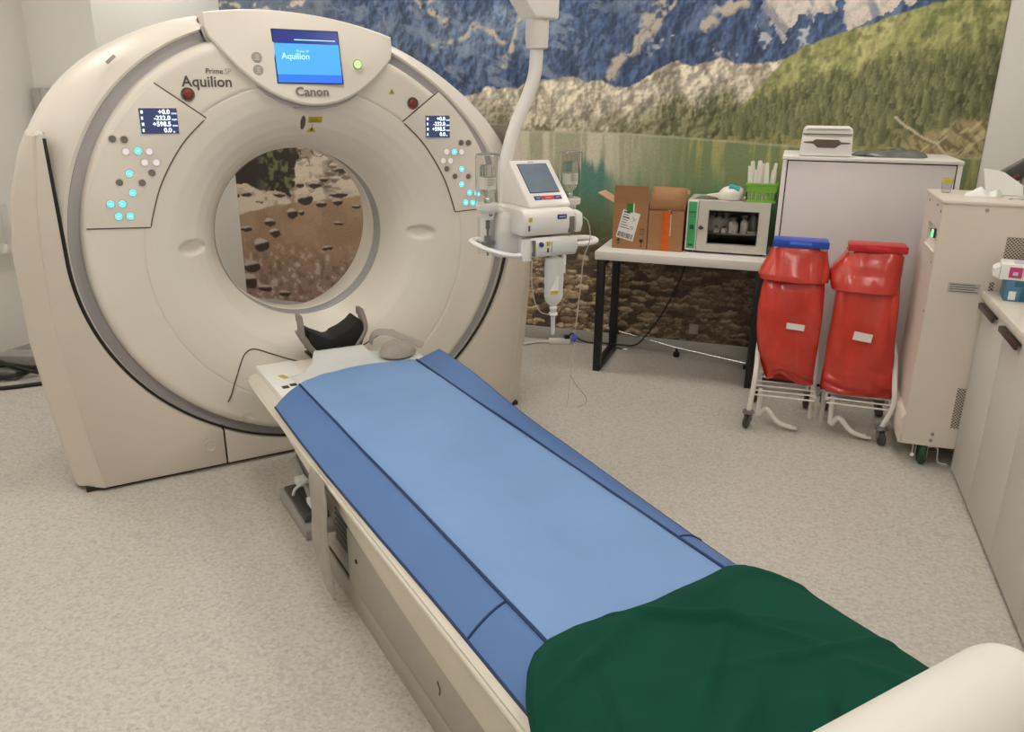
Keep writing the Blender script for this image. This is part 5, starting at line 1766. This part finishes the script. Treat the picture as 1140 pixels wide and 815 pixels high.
    tag(ts.grid(tis, 40, 8).obj('tissue', M['label'], None, angle=40, loc=(.80, 4.0, z1 + .0005)), 'crumpled white tissue on the front edge of the cream machine', 'tissue')
    sh = [(.822, .0), (.80, .115), (.855, .108), (.885, .098), (.96, .045), (.965, 0)]
    o = MB().prism([(x - .80, z) for x, z in sh], 0, .006, 'Y').obj('paper_sheet', M['label'], None, smooth=False, loc=(.80, 4.06, z1 + .004))
    o.rotation_euler = (-.35, 0, 0)
    tag(o, 'folded white paper sheet standing on the cream machine before the dark scanner', 'paper')
    cl = MB().tube([(.92 + .03 * math.cos(q), 3.93 + .035 * math.sin(q), z1 + .007 + .003 * math.sin(2 * q)) for q in [2 * PI * k / 24 for k in range(24)]], .004, 8, closed=True)
    cl.box((.88, 3.915, z1 + .001), (.897, 3.925, z1 + .007), .002)
    tag(cl.obj('tape_ring', M['paper'], None), 'small pale ring lying on the right of the cream machine top', 'ring')
    hs = thing('handheld_scanner', 'dark grey handheld device leaning in its cradle on the cream machine', 'scanner', (.93, 4.15, z1))
    R = Matrix.Rotation(-.62, 3, 'Y')
    MB().box((-.04, -.035, .05), (.125, .035, .115), .014, rot=R, piv=(.0, 0, .06)).obj('device_body', M['darkgrey'], hs)
    MB().box((-.035, -.028, .112), (.115, .028, .119), .006, rot=R, piv=(.0, 0, .06)).obj('device_face', M['midgrey'], hs)
    MB().box((.0, -.038, .068), (.026, -.034, .080), .001, rot=R, piv=(.0, 0, .06)).obj('red_mark', M['estop'], hs)
    MB().prism([(-.01, 0), (.09, 0), (.075, .05), (.05, .12), (.03, .12), (.035, .04)], -.03, .03, 'Y', .006).obj('cradle', M['offgrey'], hs, angle=30)


build_machine()


# ------------------------------------------------------------------ counter on the right
def build_counter():
    u0, u1, zt = .833, WR - .004, .838
    ends = [3.752, 3.375, 2.955, 2.535, 2.115]
    which = ['beside the cream machine', 'second from the cream machine', 'third from the cream machine', 'at the near end of the counter']
    for k in range(4):
        a, b = ends[k + 1], ends[k]
        t = thing('base_unit', 'white counter base unit ' + which[k], 'cabinet', (u0, (a + b) / 2, 0), 0, 'counter base units')
        h = (b - a) / 2
        MB().box((.02, -h + .0006, .06), (u1 - u0, h - .0006, zt - .0325)).obj('carcass', M['counter'], t, smooth=False)
        MB().box((.045, -h + .0006, 0), (u1 - u0, h - .0006, .06)).obj('plinth', M['midgrey'], t, smooth=False)
        d = MB().box((.0, -h + .0015, .022), (.018, h - .0015, zt - .036), .0012).obj('door', M['counter'], t)
        hy = h - .125
        m = MB().box((-.022, hy - .13, .765), (-.012, hy + .13, .787), .002)
        m.box((-.014, hy - .13, .781), (.0, hy + .13, .787), .001)
        m.obj('handle', M['handle'], d)
        if k == 0:
            MB().box((0, h, .0), (u1 - u0, h + .016, zt - .0325), .001).obj('end_panel', M['counter'], t)
    w = MB().box((u0 - .016, ends[-1] - .01, zt - .032), (u1, ends[0] + .018, zt), .004).obj('worktop', M['worktop'], None)
    tag(w, 'pale stone-look worktop along the right wall', 'worktop')
    g = thing('glove_box', 'blue cardboard glove box standing on the counter beneath the pink one', 'box', (.978, 3.64, zt + .0005), math.radians(-6))
    MB().box((-.115, -.062, 0), (.135, .062, .082), .003).obj('carton', M['gbox_blue'], g)
    MB().box((-.06, -.0635, .004), (.134, -.0618, .055)).obj('printed_panel', M['gbox_dark'], g, smooth=False)
    MB().box((-.085, -.0635, .06), (.03, -.0618, .080)).obj('printed_panel', M['gbox_dark'], g, smooth=False)
    MB().box((-.1, -.0634, .006), (-.075, -.0618, .04)).obj('printed_panel', M['label'], g, smooth=False)
    q = MB()
    for z in (.028, .041):
        q.box((-.03, -.0645, z), (.02, -.0632, z + .003))
    q.tube([(-.005 + .022 * math.cos(a), -.064, .014 + .006 * math.sin(a)) for a in [2 * PI * k / 16 for k in range(16)]], .001, 4, closed=True)
    q.obj('print_lines', M['lilac'], g, smooth=False)
    g = thing('glove_box', 'white and lilac glove box with a magenta panel stacked on the blue box', 'box', (.974, 3.64, zt + .0835), math.radians(-9))
    MB().box((-.135, -.065, 0), (.14, .065, .062), .003).obj('carton', M['label'], g)
    MB().box((-.105, -.0665, .010), (-.06, -.0648, .052)).obj('magenta_panel', M['magenta'], g, smooth=False)
    MB().box((-.058, -.0665, .018), (.139, -.0648, .050)).obj('lilac_panel', M['lilac'], g, smooth=False)
    MB().box((-.092, -.0672, .02), (-.074, -.066, .034), .003).obj('panel_mark', M['lilac'], g)
    MB().box((-.09, -.04, .0615), (.09, .04, .0635), .001).obj('carton_opening', M['lilac'], g, smooth=False)
    MB().prism([(-.136, .0), (-.136, .05), (-.158, .035), (-.16, .012)], -.05, .05, 'Y').obj('open_flap', M['label'], g, smooth=False)


build_counter()


# ------------------------------------------------------------------ contrast injector hanging from the ceiling
def build_injector():
    loc = Vector((-.875, 2.903, 1.198))
    psi = math.radians(28)
    t = thing('contrast_injector', 'white contrast injector with a tilted screen hanging from the ceiling beside the scanner', 'injector', loc, YAW + psi)
    # screen head
    sid = [(0, 0), (.0, .012), (.168, .160), (.182, .160), (.215, .12), (.235, .0)]
    MB().prism(sid, -.040, .140, 'X', .008, 3).obj('screen_head', M['white2'], t, angle=28)
    tl = math.atan2(.148, .168)
    c, s = math.cos(tl), math.sin(tl)

    def face(a, b, lift=0.0):           # a across, b up the slope
        return (.05 + a, .0 + b * c - lift * s, .012 + b * s + lift * c)

    def plate(a0, a1, b0, b1, m, name, par, lift=.0015, th=.004):
        v = [face(a, b, l) for l in (lift, lift - th) for a, b in ((a0, b0), (a1, b0), (a1, b1), (a0, b1))]
        return MB().add(v, [(0, 1, 2, 3), (7, 6, 5, 4), (0, 4, 5, 1), (1, 5, 6, 2), (2, 6, 7, 3), (3, 7, 4, 0)]).obj(name, m, par, smooth=False)
    plate(-.064, .066, .058, .206, M['black'], 'screen_bezel', t, .001)
    sc = plate(-.061, .063, .061, .203, M['inj_screen'], 'screen', t, .0018)
    for (a, b) in ((-.03, .16), (.02, .18), (-.035, .1), (.03, .12)):
        plate(a - .014, a + .014, b - .004, b + .004, M['midgrey'], 'screen_mark', sc, .0024)
    for a, m, w in ((-.040, 'inj_blue', .016), (.003, 'inj_red', .024), (.045, 'inj_blue', .016)):
        b = plate(a - w, a + w, .024, .042, M[m], 'key', t, .002)
        plate(a - w * .5, a + w * .5, .031, .034, M['lilac'], 'key_mark', b, .0026)
    plate(-.012, .012, .213, .2165, M['offgrey'], 'head_slot', t, .001)
    # body units
    MB().prism([(-.03, -.098), (-.045, -.07), (-.045, -.03), (-.035, -.006), (.0, .001), (.2, .001), (.2, -.098)], -.085, .135, 'X', .010, 3).obj('upper_unit', M['white2'], t, angle=28)
    MB().prism([(-.04, -.092), (-.052, -.06), (-.048, -.02), (-.02, -.012), (.10, -.012), (.10, -.092)], .137, .165, 'X', .006).obj('syringe_clamp', M['white'], t, angle=28)
    MB().box((.108, -.0475, -.092), (.130, -.03, -.03), .003).obj('clamp_slot', M['midgrey'], t)
    bd = MB().box((.055, -.0478, -.038), (.095, -.043, -.020), .004).obj('badge', M['inj_blue'], t)
    MB().box((.062, -.0486, -.031), (.088, -.0475, -.027)).obj('badge_mark', M['lilac'], bd, smooth=False)
    MB().box((-.066, -.0478, -.042), (-.052, -.043, -.026), .001).obj('warning_mark', M['yellow'], t)
    MB().box((-.068, -.0478, -.075), (-.062, -.043, -.055)).obj('label_mark', M['slot'], t)
    MB().prism([(-.035, -.178), (-.05, -.15), (-.045, -.115), (-.03, -.105), (.16, -.105), (.16, -.178)], -.055, .150, 'X', .010, 3).obj('lower_unit', M['white2'], t, angle=28)
    MB().prism([(-.052, -.165), (-.056, -.13), (-.053, -.118), (-.046, -.118), (-.046, -.165)], .03, .140, 'X', .003).obj('front_cover', M['paper'], t, angle=28)
    MB().cyl((-.068, -.03, -.185), (-.068, -.03, -.108), .020, seg=20).obj('side_drum', M['white2'], t)
    MB().box((-.05, -.054, -.17), (-.04, -.04, -.11), .002).obj('drum_gap', M['midgrey'], t)
    MB().lathe([(0, -.055), (.009, -.054), (.010, -.04)], (-.014, 0, -.128), 'Y', 16).obj('blue_dot', M['inj_blue'], t)
    MB().box((.010, -.054, -.134), (.022, -.046, -.118), .001).obj('warning_mark', M['yellow'], t)
    MB().box((.012, -.054, -.158), (.017, -.046, -.142)).obj('label_mark', M['slot'], t)
    MB().box((.088, -.04, -.215), (.104, -.025, -.176), .004).cyl((.096, -.033, -.245), (.096, -.033, -.21), .007, seg=12).obj('stopcock', M['white'], t)
    # bracket behind, holding everything to the arm
    MB().box((-.14, .06, -.19), (.10, .19, -.02), .02, 3).obj('rear_bracket', M['white2'], t)
    MB().box((-.165, .09, -.16), (-.14, .16, .0), .006).obj('holder_plate', M['white'], t)
    # bottle holders with upturned bottles under clear shields
    for (x, y, z, w) in ((-.178, .07, -.01, 'left'), (.195, .10, -.01, 'right')):
        h = MB().lathe([(.016, 0), (.040, 0), (.044, .006), (.044, .022), (.036, .026), (.016, .026)], (x, y, z + .005), 'Z', 28)
        h.lathe([(0, -.030), (.018, -.030), (.026, -.012), (.028, .005), (.0, .006)], (x, y, z), 'Z', 24)
        h.tube([(x, y, z + .015), (x * .6, y + .03, z - .01), (x * .4, y + .06, z - .05)], .012, 10, 4)
        ho = h.obj('bottle_holder', M['white2'], t, angle=40)
        MB().lathe([(0, -.046), (.007, -.046), (.008, -.04)], (x, 0, z - .008), 'Y', 16).map(lambda a, b, c, y=y: (a, b + .02 + y - .0, c)).obj('blue_dot', M['inj_blue'], ho)
        sh = MB().lathe([(.044, .03), (.045, .16), (.045, .198), (.042, .206), (.038, .207), (.038, .204), (.041, .203), (.0428, .196), (.0428, .03)], (x, y, z), 'Z', 32, False)
        so = sh.obj('clear_shield', M['clear'], t)
        MB().tube([(x + .041 * math.cos(q), y + .041 * math.sin(q), z + .206) for q in [2 * PI * k / 32 for k in range(32)]], .0022, 6, closed=True).obj('shield_rim', M['offgrey'], so)
        bt = thing('contrast_bottle', 'upturned clear bottle with a white label in the ' + w + ' holder of the injector', 'bottle', loc, YAW + psi)
        MB().lathe([(0, .170), (.026, .168), (.030, .160), (.030, .085), (.026, .068), (.013, .055), (.012, .032), (0, .032)], (x, y, z), 'Z', 28).obj('bottle_body', M['bottle_clear'], bt)
        MB().lathe([(.0306, .082), (.0306, .125)], (x, y, z), 'Z', 28, False).obj('bottle_label', M['label'], bt)
        q = MB()
        for k in range(4):
            zz = z + .098 + k * .009
            q.box((x - .016, y - .0325, zz), (x + .010, y - .0302, zz + .0022))
        q.obj('label_lines', M['inklight'], bt, smooth=False)
        MB().lathe([(.0125, .030), (.0145, .032), (.0145, .046), (.0125, .05)], (x, y, z), 'Z', 20).obj('bottle_cap', M['chrome'], bt)
    # drip chamber and valves under the left holder
    sx, sy = -.178, .07
    v = MB().cyl((sx, sy, -.075), (sx, sy, -.04), .008, seg=14).cyl((sx, sy, -.10), (sx, sy, -.075), .005, seg=12)
    v.box((sx - .024, sy - .008, -.135), (sx + .03, sy + .008, -.122), .003).box((sx - .012, sy - .01, -.15), (sx + .010, sy + .01, -.10), .003)
    v.cyl((sx, sy, -.175), (sx, sy, -.14), .004, seg=10)
    v.obj('drip_valve', M['midgrey'], t)
    MB().box((sx - .03, sy + .02, -.17), (sx + .035, sy + .024, -.03), .002).obj('clear_plate', M['clear'], t)
    # handle loops
    for pts in ([(-.06, .0, -.165), (-.12, -.03, -.165), (-.185, .03, -.15), (-.215, .10, -.135), (-.205, .15, -.13), (-.17, .16, -.13), (-.12, .14, -.135)],
                [(.14, .04, -.15), (.19, .02, -.15), (.27, .03, -.15), (.29, .055, -.145), (.275, .08, -.142), (.23, .09, -.14), (.14, .10, -.14)]):
        MB().tube(pts, .0125, 12, 5, flat=(.8, 1.1)).obj('handle', M['white2'], t)
    # arm up to the ceiling
    arm = [(-.02, .23, -.02), (-.02, .235, .10), (-.012, .235, .18), (.020, .235, .28), (.068, .235, .38), (.100, .235, .46), (.110, .235, .53), (.112, .235, .65)]
    MB().tube(arm, .0255, 20, 6).obj('curved_arm', M['white2'], t)
    MB().lathe([(.030, .0), (.040, .004), (.042, .012), (.042, .028), (.044, .032), (.044, .125), (.040, .13), (0, .13)], (.112, .235, .565), 'Z', 28).obj('arm_joint', M['white2'], t)
    MB().prism([(.175, .668), (.175, .87), (-.35, .95), (-.35, .88), (.02, .735), (.07, .668)], .175, .295, 'Y', .012, 3).obj('arm_block', M['white'], t, angle=28)
    MB().prism([(-.30, .88), (-.30, .96), (-.72, 1.27), (-.72, 1.15)], .185, .285, 'Y', .015, 3).obj('spring_arm', M['white'], t, angle=28)
    MB().cyl((-.68, .235, 1.15), (-.68, .235, CH - loc.z - .03), .045, seg=28).obj('ceiling_column', M['white2'], t)
    MB().cyl((-.68, .235, CH - loc.z - .03), (-.68, .235, CH - loc.z), .12, seg=32).obj('ceiling_plate', M['white2'], t)
    # infusion bag below
    b = thing('infusion_bottle', 'soft clear infusion bag hanging neck down below the injector', 'infusion bag', loc, YAW + psi)
    prof = [(.006, -.178), (.012, -.182), (.020, -.186), (.034, -.190), (.037, -.20), (.037, -.28), (.0355, -.315), (.037, -.335), (.030, -.358), (.015, -.372), (.010, -.38)]
    MB().lathe(prof, (0, 0, 0), 'Z', 32).map(lambda x, y, z: (.062 + x * 1.1, -.02 + y * .65, z)).obj('bag_body', M['fluid'], b, angle=50)
    bl = MB().grid(lambda u, v: (.062 + .037 * math.sin(-.75 + .9 * u) + .004 * v, -.02 - (.037 * .65 + .0008) * math.cos(-.75 + .9 * u), -.318 + .062 * v), 8, 4).obj('bag_label', M['label'], b)
    MB().grid(lambda u, v: (.062 + .0372 * math.sin(-.75 + .9 * u), -.02 - (.0375 * .65 + .0012) * math.cos(-.75 + .9 * u), -.325 + .014 * v), 8, 2).obj('yellow_strip', M['yellow'], bl)
    MB().tube([(.062, -.02, -.180), (.062, -.02, -.165)], .004, 8).obj('hanger', M['white'], b)
    MB().lathe([(0, -.400), (.010, -.400), (.014, -.392), (.016, -.384), (.011, -.378), (.0, -.378)], (.062, -.02, 0), 'Z', 20).obj('bag_port', M['label'], b)
    dset = thing('drip_set', 'clear drip chamber and tubing below the infusion bag', 'drip set', loc, YAW + psi)
    MB().lathe([(0, -.401), (.016, -.404), (.018, -.412), (.009, -.42), (.009, -.425), (.008, -.485), (.003, -.495), (0, -.496)], (.062, -.02, 0), 'Z', 20).obj('drip_chamber', M['fluid'], dset)
    MB().lathe([(.016, -.414), (.0185, -.410), (.016, -.403)], (.062, -.02, 0), 'Z', 20).obj('chamber_cap', M['label'], dset)
    MB().tube([(-.058, -.06, -.18), (-.06, -.06, -.25), (-.045, -.055, -.33), (-.01, -.04, -.385), (.03, -.028, -.405), (.05, -.022, -.407)], .0024, 8, 6).obj('tubing', M['tube_clear'], dset)
    ln = thing('patient_line', 'thin clear patient line with a blue clamp hanging right of the injector', 'tube', loc, YAW + psi)
    MB().tube([(.15, -.03, -.03), (.185, -.05, -.05), (.20, -.05, -.12), (.175, -.05, -.19), (.168, -.05, -.26), (.160, -.05, -.36), (.152, -.05, -.44), (.145, -.05, -.50)], .0022, 8, 6).obj('tubing', M['tube_clear'], ln)
    MB().box((.135, -.058, -.525), (.153, -.044, -.495), .003, rot=Matrix.Rotation(.5, 3, 'Y')).obj('clamp', M['clampblue'], ln)
    MB().tube([(.145, -.05, -.52), (.14, -.05, -.60), (.13, -.05, -.68), (.125, -.05, -.76), (.12, -.05, -.80)], .0016, 6, 5).obj('thin_line', M['tube_clear'], ln)
    MB().tube([(.132, -.05, -.66), (.16, -.05, -.71), (.21, -.05, -.77), (.21, -.05, -.80), (.17, -.05, -.81)], .0014, 6, 5).obj('thin_line', M['offgrey'], ln)


build_injector()


# ------------------------------------------------------------------ small things along the back wall and on the floor
def small_things():
    s = thing('wall_socket', 'square grey wall socket on the mural under the table', 'socket', (-.482, WB - .0075, .174))
    MB().box((-.031, -.010, -.034), (.031, 0, .034), .004).obj('cover', M['socket'], s)
    MB().box((-.021, -.0125, -.024), (.021, -.009, .024), .004).obj('flap', M['offgrey'], s)
    p = thing('power_strip', 'white power strip on the floor in front of the mural', 'power strip', (-1.36, 5.05, 0), .35)
    MB().box((-.07, -.022, 0), (.075, .022, .036), .006).obj('strip_body', M['white2'], p)
    MB().box((-.01, -.016, .034), (.03, .016, .039), .004).obj('socket_face', M['paper'], p)
    MB().tube([(-.07, 0, .014), (-.14, .01, .010), (-.24, -.04, .010), (-.34, -.09, .009)], .008, 8, 5).obj('lead', M['white2'], p)
    MB().box((.035, -.014, .036), (.07, .014, .062), .006).obj('plug', M['cable'], p)
    c = MB().tube([(-1.295, 5.075, .058), (-1.27, 5.06, .078), (-1.22, 5.03, .055), (-1.15, 5.02, .04), (-1.06, 5.0, .052), (-.93, 5.0, .052), (-.83, 5.02, .06), (-.75, 5.03, .16),
                   (-.68, 5.05, .28), (-.62, 5.105, .42), (-.575, 5.105, .55), (-.53, 5.105, .76), (-.50, 5.08, .80), (-.47, 5.043, .80)], .0055, 8, 6)
    tag(c.obj('power_cable', M['cable'], None), 'black power cable rising from the power strip behind the table', 'cable')
    r = thing('chrome_rail', 'chrome rail with a hook resting near the floor under the table', 'rail', (0, 0, 0))
    MB().tube([(-1.05, 5.105, .128), (-.57, 5.03, .062), (-.135, 4.93, .038)], .008, 10).obj('rail_tube', M['chrome'], r)
    MB().tube([(-1.03, 5.103, .125), (-1.04, 5.103, .19), (-1.03, 5.10, .245), (-.965, 5.098, .258)], .005, 8, 4).obj('hook', M['chrome'], r)
    MB().tube([(-.962, 5.06, .012), (-.93, 5.05, .010), (-.88, 5.05, .012)], .006, 8, 4).obj('foot_wire', M['chrome'], r)
    MB().lathe([(0, .0), (.018, .004), (.022, .018), (.018, .034), (.008, .040), (.008, .056)], (-.57, 5.03, .0), 'Z', 18).obj('knob', M['black'], r)
    MB().lathe([(0, .0), (.012, .002), (.012, .026), (0, .028)], (-.135, 4.93, .0), 'Z', 14).obj('end_foot', M['black'], r)
    # conduit box in the back left corner
    d = thing('cable_duct', 'grey vertical cable duct in the left corner behind the scanner', 'duct', (-4.335, PIL_V - .013, 0))
    MB().box((-.05, -.05, 0), (.01, 0, 1.61), .003).obj('duct_body', M['cove'], d)
    MB().box((.01, -.045, 0), (.055, 0, 1.61), .003).obj('duct_cover', M['band'], d)
    # equipment on the floor at the far left
    k = thing('cable_tray', 'grey floor box with a tangle of thick black cables behind the scanner', 'cable box', (-4.2, 3.35, 0), .3)
    MB().box((-.16, .02, 0), (.20, .16, .10), .006).obj('tray_box', M['offgrey'], k)
    MB().box((-.12, -.13, 0), (.05, .0, .055), .01).obj('plug_block', M['midgrey'], k)
    MB().lathe([(0, -.016), (.014, -.015), (.018, -.004), (.018, .004)], (-.05, -.13, .035), 'Y', 16).obj('plug', M['chrome'], k)
    for i, pts in enumerate(([(-.2, -.10, .05), (-.05, -.05, .07), (.1, -.06, .06), (.3, .02, .04)], [(-.2, -.16, .03), (.0, -.15, .03), (.15, -.02, .04), (.35, .06, .03)],
                             [(-.2, -.26, .012), (.0, -.30, .012), (.2, -.22, .012), (.4, -.1, .012)], [(-.15, .0, .08), (.05, -.10, .07), (.2, -.12, .05), (.4, -.05, .03)])):
        MB().tube(pts, .012, 8, 6).obj('cable', M['cable'], k)
    bg = thing('clear_bag', 'clear plastic bag hanging on the left wall at the edge of the view', 'bag', (WL + .04, 3.53, .56))

    def fb(u, v):
        a = u * 2 * PI
        return (.03 * math.cos(a) * (1 + .3 * nz(a, v * 4)), .075 * math.sin(a) * (1 - .5 * max(0, v - .7)) + .01 * nz(a * 2, v * 6, 2), v * .40)
    MB().grid(fb, 28, 20).obj('bag_film', M['clear'], bg, angle=60)
    MB().lathe([(.028, .0), (.03, .01), (.03, .04), (.028, .05)], (0, .0, .12), 'Z', 20, False).obj('cup_rim', M['fluid'], bg)
    MB().tube([(-.035, 0, .42), (.0, 0, .42), (.01, 0, .40)], .004, 8, 3).obj('wall_hook', M['white'], bg)


small_things()
